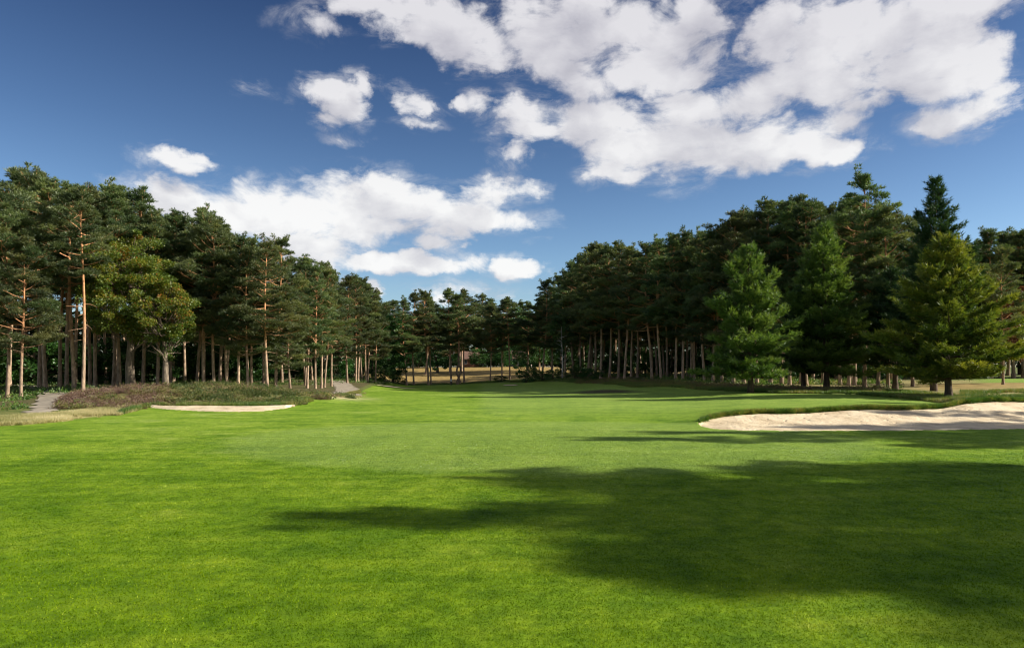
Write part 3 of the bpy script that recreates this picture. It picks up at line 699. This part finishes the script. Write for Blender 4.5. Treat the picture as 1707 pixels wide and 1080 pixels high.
for k in range(26):
    px = 630 + 340 * ((k * .618 + .4) % 1)
    if (768 < px < 796 or 854 < px < 878) and k % 2: continue
    place('broadleaf_tree', P_BROAD, 13., px, (random.uniform(190, 198) if k % 2 else random.uniform(209, 216)), h=random.uniform(3.5, 6) if k % 2 else random.uniform(7, 10), sxy=1.35, zone='low leafy trees on the brown bank', cat='tree', back=True)
# ------------------------------------------------------------------ shade trees right of the frame
OF = 'pines beyond the right edge of the frame'
for k, (x, y, h, v, sw) in enumerate([(28.3, 7.1, 15.6, 'd', 0.8), (30.2, 7.5, 15.2, 'j', 0.9), (30.4, 4.9, 14.8, 'd', 1.0), (31.2, 5.5, 15.5, 'a', 1.0), (35.5, 7.2, 15.2, 'd', 0.95), (36.5, 8.4, 17, 'c', 1.1), (35.5, 5.0, 15, 'i', 0.95), (31.4, 10.4, 16.0, 'l', 0.95), (34, 9.0, 15.4, 'e', 0.8), (34.5, 19.0, 15.4, 'd', 0.62), (40.5, 10.8, 17, 'j', 1.0), (32.0, 17.4, 15.4, 'b', 0.72), (37, 20.6, 14, 'a', 0.9), (38.5, 22.0, 14.6, 'd', 0.7), (44, 18.8, 16.6, 'c', 0.9), (38, 25.5, 12.0, 'e', 0.8), (47, 34, 14, 'j', 0.9), (43, 6.8, 18, 'l', 1.1), (51, 12, 18, 'a', 1.0), (51, 7, 18, 'c', 1.0), (43, 22.6, 14.5, 'f', 0.9), (46, 14.5, 16, 'k', 1.0)]):
    place('pine_tree', PINES[v], 16., 3000, y, x=x, h=h, zone=OF, sxy=sw)

# ------------------------------------------------------------------ shrubs
P_SH = [proto(leafy_parts(91 + k, 3.4, 1.9, .1, .08, 55, 100, .17, stems=3), M_BARKD, M_LEAF, 'shrub') for k in range(3)]
SHL, SHR = 'dark shrubs among the trunks of the left wood', 'dark shrubs among the trunks of the right wood'
for k in range(30):
    px = -60 + 680 * ((k * .618 + .1) % 1); y = float(np.interp(px, [a for a, _ in LEDGE], [b for _, b in LEDGE])) + random.uniform(12, 30)
    place('shrub', P_SH[k % 3], 3.4, px, y, h=random.uniform(2.8, 5.2), sxy=1.4, zone=SHL, cat='shrub', back=True)
for k in range(26):
    px = 950 + 560 * ((k * .618 + .3) % 1); y = float(np.interp(px, [a for a, _ in REDGE], [b for _, b in REDGE])) + random.uniform(10, 26)
    place('shrub', P_SH[k % 3], 3.4, px, y, h=random.uniform(2.2, 4.), sxy=1.4, zone=SHR, cat='shrub', back=True)
for k in range(26):
    px = 628 + 345 * (k + .5) / 26
    if 766 < px < 798 or 852 < px < 880: continue
    place('shrub', P_SH[k % 3], 3.4, px, random.uniform(196, 201), h=random.uniform(2.6, 4.2), sxy=2.1, zone='shrubs along the top of the brown bank', cat='shrub', back=True)
for px, y, h, s, lb in [(878, 112, 3.5, 1.0, 'tall dark rounded bush standing at the far edge of the fairway'), (905, 112, 1.8, 1.5, 'low green bush right of the tall dark bush at the far edge'),
                     (922, 110, 1.7, 1.4, 'low bush at the foot of the white birch, on its left'), (835, 124, 1.2, 1.9, 'low dark bush left of the tall dark bush at the far edge'), (960, 104, 2.0, 1.7, 'rounded bush right of the white birch'),
                     (640, 112, 2.6, 1.3, 'dark bush at the foot of the leafy evergreen column'), (668, 120, 1.2, 1.6, 'low bush between the evergreen column and the leaning pine'), (985, 96, 1.8, 1.6, 'bush before the first trunks of the right wood')]:
    place('shrub', P_SH[int(px) % 3], 3.4, px, y, h=h, sxy=s, cat='shrub', label=lb)
P_BIRCH = proto(leafy_parts(97, 10., 1.7, 4.2, .13, 45, 90, .17, stems=1), M_BIRCH, M_LEAF, 'birch')
place('birch_tree', P_BIRCH, 10., 937, 110, top=520, cat='birch tree', label='slim white stemmed birch at the left end of the right wood')

# ------------------------------------------------------------------ ground cover (uncountable)
def cover(name, mat, x, y, n_per, L, W, spread, tint, up=1., label=None):
    g = G(); z = ground_z(x, y)
    C = np.stack([x, y, z - .01], 1); D = np.repeat([[0, 0, up]], len(C), 0)
    tufts(g, C, D, n_per, L, W, spread, tint, rng)
    o = link(name, g.mesh(name, mat)); tag(o, label, name.replace('_', ' '), kind='stuff'); return o
def scatter(p0, p1, fn, n, ymul):
    """random points in bands px p0..p1, depth given by fn(px) + 0..ymul"""
    px = rng.uniform(p0, p1, n); y = fn(px) + rng.uniform(0, 1, n) * ymul
    return px, X_at(px, y), y
# mown turf blades near the camera
M_TURF, _nt = newmat('turf_blades'); _n = N(_nt)
_c = turf_colour(_n)[0]
_c = _n.mix(1., _c, _n.ramp(_n.attr('tint'), [(0, (.5, .58, .4)), (.5, (1.15, 1.12, 1.)), (.85, (1.9, 1.6, 2.2)), (1, (3.6, 2.6, 12.))]), 'MULTIPLY')
_d = _n('ShaderNodeBsdfDiffuse'); _t = _n('ShaderNodeBsdfTranslucent'); _n.l(_c, _d.inputs[0]); _n.l(_c, _t.inputs[0])
_m = _n('ShaderNodeMixShader'); _m.inputs[0].default_value = .35; _n.l(_d.outputs[0], _m.inputs[1]); _n.l(_t.outputs[0], _m.inputs[2])
_o = _n('ShaderNodeOutputMaterial'); _n.l(_m.outputs[0], _o.inputs[0])
th = rng.uniform(-R(47), R(47), 620000); u = rng.uniform(0, 1, 620000)
r0, r1 = 3.6, 34.; rr = (r0 ** .5 + (r1 ** .5 - r0 ** .5) * u) ** 2
bx, by = rr * np.sin(th), rr * np.cos(th)
ok = mown(bx, by) > .5
for X_, F_, B_ in ((RBX, RBF, RBB), (LBX, LBF, LBB)):
    ok &= ~in_bunker(px_of(bx, by), by, X_, F_ - .15, B_ + .1)[0]
bx, by, rr = bx[ok], by[ok], rr[ok]
g = G(); bz = ground_z(bx, by); nb = len(bx)
pn = fbm(bx * 1.2, by * 1.2, 61, 4); pn2 = fbm(bx * .3, by * .5, 62, 3)
d = unit(np.stack([rng.normal(size=nb) * .75, rng.normal(size=nb) * .75, np.ones(nb)], 1)); s = unit(np.cross(d, rng.normal(size=(nb, 3))))
Lb = (.010 + .012 * pn + .008 * rng.uniform(size=nb))[:, None] * (1 - .85 * sstep(12, 34, rr[:, None])) * (1 + 1.3 * (rng.uniform(size=(nb, 1)) < .004)); Wb = (.0032 * (rr / 5) ** .75)[:, None]
c = np.stack([bx, by, bz - .002], 1)
ti = np.clip(.12 + .55 * pn + .35 * (pn2 - .4) + rng.normal(size=nb) * .2 + (rng.uniform(size=nb) < .008) * .8, 0, 1)
g.add(np.stack([c - s * Wb, c + s * Wb, c + d * Lb], 1).reshape(-1, 3), np.arange(nb * 3).reshape(-1, 3), ti)
tag(link('mown_grass', g.mesh('mown_grass', M_TURF)), 'short mown green grass of the fairway', 'grass', kind='stuff')
# turf fringe over the bunker lips
NF = 15000; px = rng.uniform(1166, 2000, NF); y = np.interp(px, RBX, RBB); x = X_at(px, y); y = y + edge_noise(x, y) * 1.04 + np.abs(rng.uniform(0, .34, NF)) ** 1.3 * 1.3 - .06; x = X_at(px, y)
g = G(); C = np.stack([x, y, h0(x, y) - .02], 1)
tufts(g, C, np.repeat([[0, -.55, .5]], len(C), 0), 4, .17, .020, .6, np.clip(.28 + (fbm(x * 1.5, y, 12, 3) - .45) * 1.3 + rng.normal(size=len(C)) * .25, 0, 1), rng)
tag(link('fringe_grass', g.mesh('fringe_grass', M_ROUGH)), 'ragged grass fringe along the lip of the large bunker', 'grass', kind='stuff')
# heather on the mound
def clumps(n, p0, p1, ya, yb, rad, per, keep=None):
    px = rng.uniform(p0, p1, n); f = np.interp(px, *ya); b = np.interp(px, *yb); y = f + (b - f) * rng.uniform(0, 1, n); x = X_at(px, y)
    if keep is not None: k = keep(px, x, y); x, y, px = x[k], y[k], px[k]
    n = len(x); rc = rad * (.35 + 1.25 * rng.uniform(0, 1, n) ** 1.7); B = ball(rng, n * per)
    rr_ = np.repeat(rc, per); cx = np.repeat(x, per) + B[:, 0] * rr_; cy = np.repeat(y, per) + B[:, 1] * rr_
    cz = h0(cx, cy) + np.maximum(B[:, 2], -.1) * rr_ * .8
    return px, x, y, np.stack([cx, cy, cz], 1), B, per
hk = lambda p, x, y: fbm(x * 1.3, y * 1.3, 71, 3) > .43 + .25 * sstep(440, 560, p) + .12 * sstep(200, 100, p)
px, x, y, C, B, per = clumps(3200, 98, 590, ([98, 130, 200, 245, 250, 480, 520, 590], [34, 32.5, 32.5, 34, 35.5, 36.4, 38.5, 45]), ([98, 130, 480, 520, 590], [40, 45, 44, 46, 54]), .38, 52, keep=hk)
pur = np.clip(sstep(330, 190, px) * .75 + (fbm(x * .8, y * 1.3, 8, 4) - .45) * 2.6 + rng.normal(size=len(px)) * .12 + .05 + .35 * sstep(38.2, 36.6, y) * sstep(420, 480, px), 0, 1)
ti = np.clip(np.repeat(pur, per) + rng.normal(size=len(C)) * .1, 0, 1)
g = G(); ti = np.clip(ti - .25 * np.maximum(B[:, 2], 0) + .05, 0, 1); tufts(g, C, unit(B + [0, 0, .35]), 4, .085, .028, .7, ti, rng)
px, x, y, C, B, per = clumps(1100, 960, 1480, ([960, 1130, 1300, 1480], [90, 68, 51, 47]), ([960, 1130, 1300, 1480], [100, 74, 58, 54]), .34, 22)
ti = np.clip(np.repeat(.45 + .5 * (fbm(x * .3, y * .3, 4, 2) - .4), per) + rng.normal(size=len(C)) * .15, 0, 1)
tufts(g, C, unit(B + [0, 0, .5]), 4, .15, .035, .5, ti, rng)
tag(link('heather', g.mesh('heather', M_HEATH)), 'green and purple brown heather on the mound and rough edges', 'heather', kind='stuff')
# bracken and undergrowth on the wood floors
g = G()
px, x, y, C, B, per = clumps(1900, -120, 640, ([-120, 40, 60, 110, 300, 640], [32, 34, 46, 46, 47, 96]), ([-120, 640], [58, 122]), .45, 50, keep=lambda p, x, y: fbm(x * .25, y * .25, 22, 2) > .40)
leaves(g, C, unit(B + [0, 0, .6]), .13, .06, np.clip(np.repeat(rng.uniform(.1, .7, len(x)), per) + rng.normal(size=len(C)) * .12, 0, 1), rng)
px, x, y, C, B, per = clumps(1700, 950, 1500, ([950, 1130, 1300, 1500], [98, 74, 60, 56]), ([950, 1130, 1300, 1500], [122, 96, 84, 76]), .45, 44, keep=lambda p, x, y: fbm(x * .25, y * .25, 23, 2) > .42)
leaves(g, C, unit(B + [0, 0, .6]), .15, .07, np.clip(np.repeat(rng.uniform(.1, .9, len(x)), per) + rng.normal(size=len(C)) * .12, 0, 1), rng)
tag(link('undergrowth', g.mesh('undergrowth', M_BRACKEN)), 'leafy green bracken undergrowth below the pine trunks', 'undergrowth', kind='stuff')
# straw coloured long grass at the left, rough grass at the right and far edges
px = rng.uniform(-200, 235, 42000); e = np.interp(px, EX, EYD); y = e - .7 + rng.uniform(0, 1, 42000) ** 1.2 * 5.; x = X_at(px, y)
k = fbm(x * .8, y * .8, 40, 3) > .40; x, y = x[k], y[k]
px2 = rng.uniform(180, 610, 16000); y2 = np.interp(px2, [180, 420, 520, 610], [41, 41, 41.5, 50]) + rng.uniform(0, 1, 16000) * np.interp(px2, [180, 420, 610], [3, 4, 8]); x2 = X_at(px2, y2)
k = fbm(x2 * .7, y2 * .7, 48, 3) > .47; x, y = np.append(x, x2[k]), np.append(y, y2[k])
cover('straw_grass', M_STRAW, x, y, 4, .17, .016, .5, np.clip(.25 + .9 * (fbm(x * .6, y * .6, 41, 3) - .25) + rng.normal(size=len(x)) * .15, 0, 1), label='pale straw coloured long grass before the left path')
xs, ys, ts = [], [], []
for p0, p1, n, dd, tb in ((470, 600, 6000, 5, .65), (1000, 1240, 16000, 9, .5), (1240, 1640, 26000, 9, .5), (1600, 1900, 9000, 14, .4), (200, 480, 5000, 1.2, .4), (640, 960, 9000, 9, .35)):
    px = rng.uniform(p0, p1, n); y = np.interp(px, EX, EYD) - .6 + rng.uniform(0, 1, n) * dd; x = X_at(px, y)
    k = fbm(x * .5, y * .5, 43, 3) > .42; xs.append(x[k]); ys.append(y[k]); ts.append(np.full(k.sum(), tb))
x = np.concatenate(xs); y = np.concatenate(ys); t = np.concatenate(ts)
ok = ~in_bunker(px_of(x, y), y, RBX, RBF - .2, RBB + .3)[0] & ~in_bunker(px_of(x, y), y, LBX, LBF - .2, LBB + .2)[0]
x, y, t = x[ok], y[ok], t[ok]
cover('rough_grass', M_ROUGH, x, y, 5, .24, .028, .45, np.clip(t + .9 * (fbm(x * .4, y * .4, 45, 3) - .5) + rng.normal(size=len(x)) * .15, 0, 1), label='long uncut grass along the edges of the fairway')

# ------------------------------------------------------------------ marker post, houses
def cyl(g, c, r, h, n=12, r2=None):
    V, F = tube(np.array([[c[0], c[1], c[2]], [c[0], c[1], c[2] + h]]), [r, r2 or r], n); m = len(V)
    g.add(V, F)
    th = np.arange(n)
    for zc, off, fl in ((c[2], 0, 1), (c[2] + h, n, 0)):
        Vc = np.vstack([V[off:off + n], [[c[0], c[1], zc]]]); Fc = np.stack([np.full(n, n), th, (th + 1) % n], 1)
        g.add(Vc, Fc)
def boxg(g, a, b):
    x0, y0, z0 = a; x1, y1, z1 = b
    V = [(x0, y0, z0), (x1, y0, z0), (x1, y1, z0), (x0, y1, z0), (x0, y0, z1), (x1, y0, z1), (x1, y1, z1), (x0, y1, z1)]
    g.add(V, [(0, 2, 1), (0, 3, 2), (4, 5, 6), (4, 6, 7), (0, 1, 5), (0, 5, 4), (1, 2, 6), (1, 6, 5), (2, 3, 7), (2, 7, 6), (3, 0, 4), (3, 4, 7)])
def empty(name, loc, label, cat, rz=0):
    e = bpy.data.objects.new(name, None); COL.objects.link(e); e.location = loc; e.rotation_euler = (0, 0, rz)
    return tag(e, label, cat)
M_WHITE = plain('white_paint', (.8, .8, .78), .5, .05); M_BLACK = plain('black_paint', (.03, .03, .03), .5, .1)
mx = X_at(752, 118); e = empty('marker_post', (mx, 118, gz(mx, 118)), 'small black and white marker post at the far end of the fairway', 'marker post')
g = G(); cyl(g, (0, 0, 0), .09, .62); link('post', g.mesh('post', M_BLACK), e)
g = G(); cyl(g, (0, 0, .62), .13, .42, 12, .11); cyl(g, (0, 0, 1.04), .11, .06, 12, .03); link('cap', g.mesh('cap', M_WHITE), e)
M_BRICK = plain('brick', (.33, .15, .09), .9, .3, 4); M_REND = plain('render_wall', (.72, .70, .66), .8, .06); M_ROOF = plain('roof_tiles', (.16, .09, .065), .85, .3, 3); M_GLASS = plain('window_glass', (.05, .06, .08), .12, .05)
def house(px, y, w, d, h, mat, label, rz):
    x = X_at(px, y); e = empty('house', (x, y, gz(x, y) - .1), label, 'house', rz)
    g = G(); boxg(g, (-w / 2, -d / 2, 0), (w / 2, d / 2, h))
    g.add([(-w / 2, -d / 2, h), (-w / 2, d / 2, h), (-w / 2, 0, h + d * .4), (w / 2, -d / 2, h), (w / 2, d / 2, h), (w / 2, 0, h + d * .4)], [(0, 2, 1), (3, 4, 5)])
    link('wall', g.mesh('wall', mat), e)
    g = G(); o = .4; rh = h + d * .4
    for s in (-1, 1):
        yb = s * (d / 2 + o); zb = h - o * .8
        V = [(-w / 2 - o, yb, zb), (w / 2 + o, yb, zb), (w / 2 + o, 0, rh), (-w / 2 - o, 0, rh)]
        V = V + [(a, b, c + .16) for a, b, c in V]
        g.add(V, [(0, 1, 2), (0, 2, 3), (4, 6, 5), (4, 7, 6), (0, 4, 5), (0, 5, 1), (1, 5, 6), (1, 6, 2), (0, 3, 7), (0, 7, 4)])
    rf = link('roof', g.mesh('roof', M_ROOF), e)
    g = G(); boxg(g, (w * .3, -.35, rh - .5), (w * .3 + .8, .35, rh + 1.2)); link('chimney', g.mesh('chimney', M_BRICK), rf)
    for lv in range(int(h // 2.6)):
        for k in range(max(2, int(w // 3.2))):
            xc = -w / 2 + (k + .5) * w / max(2, int(w // 3.2)); zc = 1. + lv * 2.7
            g = G(); boxg(g, (xc - .7, -d / 2 - .06, zc), (xc + .7, -d / 2 - .003, zc + 1.3)); wn = link('window', g.mesh('window', M_WHITE), e)
            g = G(); boxg(g, (xc - .6, -d / 2 - .075, zc + .1), (xc - .04, -d / 2 - .063, zc + 1.2)); boxg(g, (xc + .04, -d / 2 - .075, zc + .1), (xc + .6, -d / 2 - .063, zc + 1.2)); link('pane', g.mesh('pane', M_GLASS), wn)
house(782, 201, 6, 5, 2.6, M_BRICK, 'brick house glimpsed between trunks above the brown bank', .15)
house(866, 204, 7, 5, 2.7, M_REND, 'white rendered house glimpsed behind the trees above the brown bank', -.1)

# ------------------------------------------------------------------ labels that single out each tree
ONES = 'zeroth first second third fourth fifth sixth seventh eighth ninth tenth eleventh twelfth thirteenth fourteenth fifteenth sixteenth seventeenth eighteenth nineteenth'.split()
TENS = {2: 'twent', 3: 'thirt', 4: 'fort', 5: 'fift', 6: 'sixt', 7: 'sevent', 8: 'eight', 9: 'ninet'}
def ordw(n):
    if n < 20: return ONES[n]
    t, o = divmod(n, 10)
    return TENS[t] + ('ieth' if o == 0 else 'y-' + ONES[o])
sets = {}
for t in THINGS:
    if t['label']: continue
    sets.setdefault((t['zone'], t['back'], t['o']['category']), []).append(t)
for (zone, back, cat), ts in sets.items():
    ts.sort(key=lambda t: t['px'] if t['px'] < 2900 else t['o'].location.x)
    for i, t in enumerate(ts):
        w = ordw(i + 1)
        if zone == LW: s = f'{w} pine from the left among those behind the left wood front row' if back else f'{t["look"]}Scots pine in the left wood front row, {w} from the left'
        elif zone == RW: s = f'{w} pine from the left among those behind the right wood front row' if back else f'Scots pine in the right wood front row, {w} from the left'
        elif zone == FW: s = f'{t["look"]}tall bare stemmed pine before the brown bank, {w} from the left'
        elif zone == BW: s = f'{"leafy tree" if cat == "tree" else "pine"} beyond the marker post at the brown bank, {w} from the left'
        elif zone == OB: s = f'dark pine across the open field on the right, {w} from the left'
        elif zone == OF: s = f'shade casting pine past the right frame edge, {w} nearest the bunker side'
        elif zone == UL: s = f'low leafy tree deep behind the left wood trunks, {w} from the left'
        elif zone == UR: s = f'low leafy tree deep behind the right wood trunks, {w} from the left'
        elif zone.endswith('open field'): s = f'low leafy tree beyond the open field at right, {w} from the left'
        elif zone.endswith('on the brown bank'): s = f'low leafy tree along the top of the brown bank, {w} from the left'
        elif zone.startswith('shrubs along'): s = f'green shrub along the top of the brown bank, {w} from the left'
        elif zone == SHL: s = f'dark shrub among the left wood trunks, {w} from the left'
        else: s = f'dark shrub among the right wood trunks, {w} from the left'
        t['o']['label'] = s

# ------------------------------------------------------------------ light and sky
SUN_EL, SUN_AZ = R(27), R(94)      # azimuth from +Y towards +X
ld = bpy.data.lights.new('sun', 'SUN'); ld.energy = 4.6; ld.angle = R(.55); ld.color = (1, .93, .80)
lo = bpy.data.objects.new('sun', ld); COL.objects.link(lo)
from mathutils import Vector
sd = Vector((math.sin(SUN_AZ) * math.cos(SUN_EL), math.cos(SUN_AZ) * math.cos(SUN_EL), math.sin(SUN_EL)))
lo.rotation_euler = sd.to_track_quat('Z', 'Y').to_euler(); lo.location = (60, 20, 40)
w = bpy.data.worlds.new('World'); scn.world = w; w.use_nodes = True
nt = w.node_tree; nt.nodes.clear(); n = N(nt)
sk = n('ShaderNodeTexSky', sky_type='NISHITA'); sk.sun_disc = False; sk.sun_elevation = SUN_EL; sk.sun_rotation = SUN_AZ
sk.air_density = 1.0; sk.dust_density = .6; sk.ozone_density = 2.5
dirv = n('ShaderNodeTexCoord').outputs['Generated']
sp = n('ShaderNodeSeparateXYZ'); n.l(dirv, sp.inputs[0])
azn = n.math('ARCTAN2', sp.outputs[0], sp.outputs[1]); eln = n.math('ARCSINE', sp.outputs[2])
cb = n('ShaderNodeCombineXYZ'); n.l(azn, cb.inputs[0]); n.l(eln, cb.inputs[1]); ae = cb.outputs[0]
CL = [(640,12,85,30,1),(705,32,85,42,1),(775,62,62,52,1),(800,97,45,24,.9),(900,55,72,75,1),(965,50,90,70,1),(925,112,55,30,1),(1045,35,80,55,1),(1095,85,85,62,1),(1040,118,60,30,.8),(1165,65,58,70,1),(1120,130,65,30,.8),
 (1305,62,62,70,1),(1385,70,95,80,1),(1480,60,100,62,1),(1560,62,90,66,1),(1640,92,52,48,1),(1610,8,120,26,.9),(1300,140,80,36,.9),(1400,140,95,38,.95),(1500,112,90,50,1),(1462,165,60,26,.8),(1530,150,50,25,.7),
 (1600,192,92,36,1),(1655,155,40,28,.7),(1405,205,45,28,.7),(880,182,60,28,1),(900,215,75,26,.9),(862,258,28,20,.7),(985,200,80,42,1),(1060,235,95,55,1),(1030,282,50,22,.8),(1150,235,125,56,1),(1250,252,110,44,1),(1345,260,80,22,1),(1200,180,125,32,.95),(1300,215,60,20,.6),
 (535,160,36,20,.8),(572,178,40,30,.85),(603,143,22,20,.8),(545,202,26,12,.6),(682,170,32,24,.95),(692,205,30,7,.35),(766,174,20,10,.5),(515,38,34,15,.25),(800,178,26,16,.4),
 (292,266,55,20,.95),(300,332,82,38,1),(385,345,95,45,1),(480,362,115,50,1),(600,350,115,54,1),(645,320,72,30,1),(725,350,110,40,1),(800,366,90,30,1),(808,315,52,20,.85),(868,322,34,12,.6),(500,412,95,38,1),(430,310,60,22,.6),(720,402,55,12,.6),(520,436,50,28,.9),
 (680,437,118,21,1.15),(630,432,70,17,1.),(857,447,42,18,1.15),(545,458,30,16,.8),(578,472,16,13,.8),(632,486,17,14,.9),(765,487,50,15,.45),(845,492,26,12,.4),(735,505,25,12,.5),(575,228,30,7,.3),(430,150,22,8,.2),
 (690,340,60,30,1),(970,140,60,40,.7),(1240,165,60,30,.9),(1560,150,75,32,1),(1625,125,50,30,.9),(1235,20,30,20,.3)]
def field(vec, full=True):
    """coverage: union of cloud bodies, frayed by noise"""
    wv = n('ShaderNodeTexNoise'); wv.inputs['Scale'].default_value = 13; wv.inputs['Detail'].default_value = 6; wv.inputs['Roughness'].default_value = .58
    n.l(vec, wv.inputs['Vector'])
    off = n.vmath('MULTIPLY', n.vmath('SUBTRACT', wv.outputs['Color'], (.5, .5, .5)), (.11, .055, 0))
    v = n.vmath('ADD', vec, off)
    acc = None
    for px, py, rx, ry, wt in CL:
        a = (px - CX) / FPX; b = (HOR - py) / FPX; q = math.sqrt(1 + a * a)
        az = math.atan(a); el = math.atan(b / q)
        kx = 1 / (1 + a * a); ky = q / (q * q + b * b) * 1.0
        dd = n.vmath('MULTIPLY', n.vmath('SUBTRACT', v, (az, el, 0)), (1 / (rx * 1.17 / FPX * kx), 1 / (ry * 1.17 / FPX * ky), 0))
        r_ = n.vmath('LENGTH', dd)
        f = n.math('MULTIPLY', n.math('SUBTRACT', 1., n.math('MULTIPLY', r_, r_)), wt)
        if acc is None: acc = f
        else:
            sm = n('ShaderNodeMath', operation='SMOOTH_MAX'); n.l(acc, sm.inputs[0]); n.l(f, sm.inputs[1]); sm.inputs[2].default_value = .25; acc = sm.outputs[0]
    # scattered cloud added to the sky outside the view to raise ambient fill
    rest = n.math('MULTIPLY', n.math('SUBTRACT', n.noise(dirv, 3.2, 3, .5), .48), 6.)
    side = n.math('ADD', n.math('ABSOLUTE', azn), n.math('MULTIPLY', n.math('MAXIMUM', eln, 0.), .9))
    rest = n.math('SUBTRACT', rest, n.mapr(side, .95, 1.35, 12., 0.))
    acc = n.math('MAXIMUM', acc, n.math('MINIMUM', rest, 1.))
    mp = n('ShaderNodeMapping'); mp.inputs['Scale'].default_value = (1, 1.9, 1); mp.inputs['Rotation'].default_value = (0, 0, R(-8)); n.l(vec, mp.inputs[0])
    nz = n.noise(mp.outputs[0], 11., 10, .62, .35)
    return n.math('ADD', n.math('MAXIMUM', acc, -1.6), n.math('MULTIPLY', n.math('SUBTRACT', nz, .5), 2.9)), nz
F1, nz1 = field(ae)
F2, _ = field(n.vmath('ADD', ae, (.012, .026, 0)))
mpw = n('ShaderNodeMapping'); mpw.inputs['Scale'].default_value = (1, 2.6, 1); mpw.inputs['Rotation'].default_value = (0, 0, R(14)); n.l(ae, mpw.inputs[0])
wisp = n.mapr(n.noise(mpw.outputs[0], 9., 8, .66, .6), .42, .68)
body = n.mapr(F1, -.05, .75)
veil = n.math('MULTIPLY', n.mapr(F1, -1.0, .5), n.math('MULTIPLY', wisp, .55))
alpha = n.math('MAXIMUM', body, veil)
rel = n.math('SUBTRACT', F1, F2)
thick = n.mapr(F1, .35, 1.6)
lit = n.math('ADD', n.math('MULTIPLY', rel, .26), .80)
lit = n.math('SUBTRACT', lit, n.math('MULTIPLY', thick, .13))
big = n.noise(ae, 8., 3, .5)
lit = n.math('ADD', lit, n.math('MULTIPLY', n.math('SUBTRACT', big, .5), 1.5), clamp=True)
cc = n.ramp(lit, [(.2, (.44, .45, .51)), (.6, (.68, .68, .73)), (.95, (.95, .95, .96))])
hi = n.mapr(eln, .18, .48)
cc = n.mix(1., cc, n.mix(hi, (1.08, 1.08, 1.06), (.86, .85, .88)), 'MULTIPLY')
sc_ = n('ShaderNodeVectorMath', operation='SCALE'); n.l(cc, sc_.inputs[0]); sc_.inputs['Scale'].default_value = 5.3
skyc = n.mix(1., sk.outputs[0], n.ramp(n.math('DIVIDE', eln, .7), [(0, (.80, .84, .86)), (.22, (.58, .67, .76)), (.45, (.36, .44, .55)), (.8, (.12, .175, .29))]), 'MULTIPLY')
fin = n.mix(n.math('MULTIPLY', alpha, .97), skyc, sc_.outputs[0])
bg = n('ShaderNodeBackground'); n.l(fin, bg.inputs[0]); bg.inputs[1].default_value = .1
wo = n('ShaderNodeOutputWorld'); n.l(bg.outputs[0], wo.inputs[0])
w.cycles.sampling_method = 'MANUAL'; w.cycles.sample_map_resolution = 512

# ------------------------------------------------------------------ camera
cam = bpy.data.cameras.new('camera'); co = bpy.data.objects.new('camera', cam); COL.objects.link(co)
cam.sensor_width = 36; cam.lens = 36 * FPX / 1707; cam.shift_y = (HOR - 540) / 1707
co.location = (0, 0, EYE); co.rotation_euler = (R(90), 0, 0); cam.clip_start = .05; cam.clip_end = 5000
scn.camera = co
vs = scn.view_settings; vs.view_transform = 'Standard'; vs.look = 'None'; vs.exposure = .84; vs.gamma = 1
cy = scn.cycles; cy.max_bounces = 6; cy.diffuse_bounces = 3; cy.glossy_bounces = 2; cy.transmission_bounces = 4; cy.use_denoising = True; cy.filter_width = 1.1
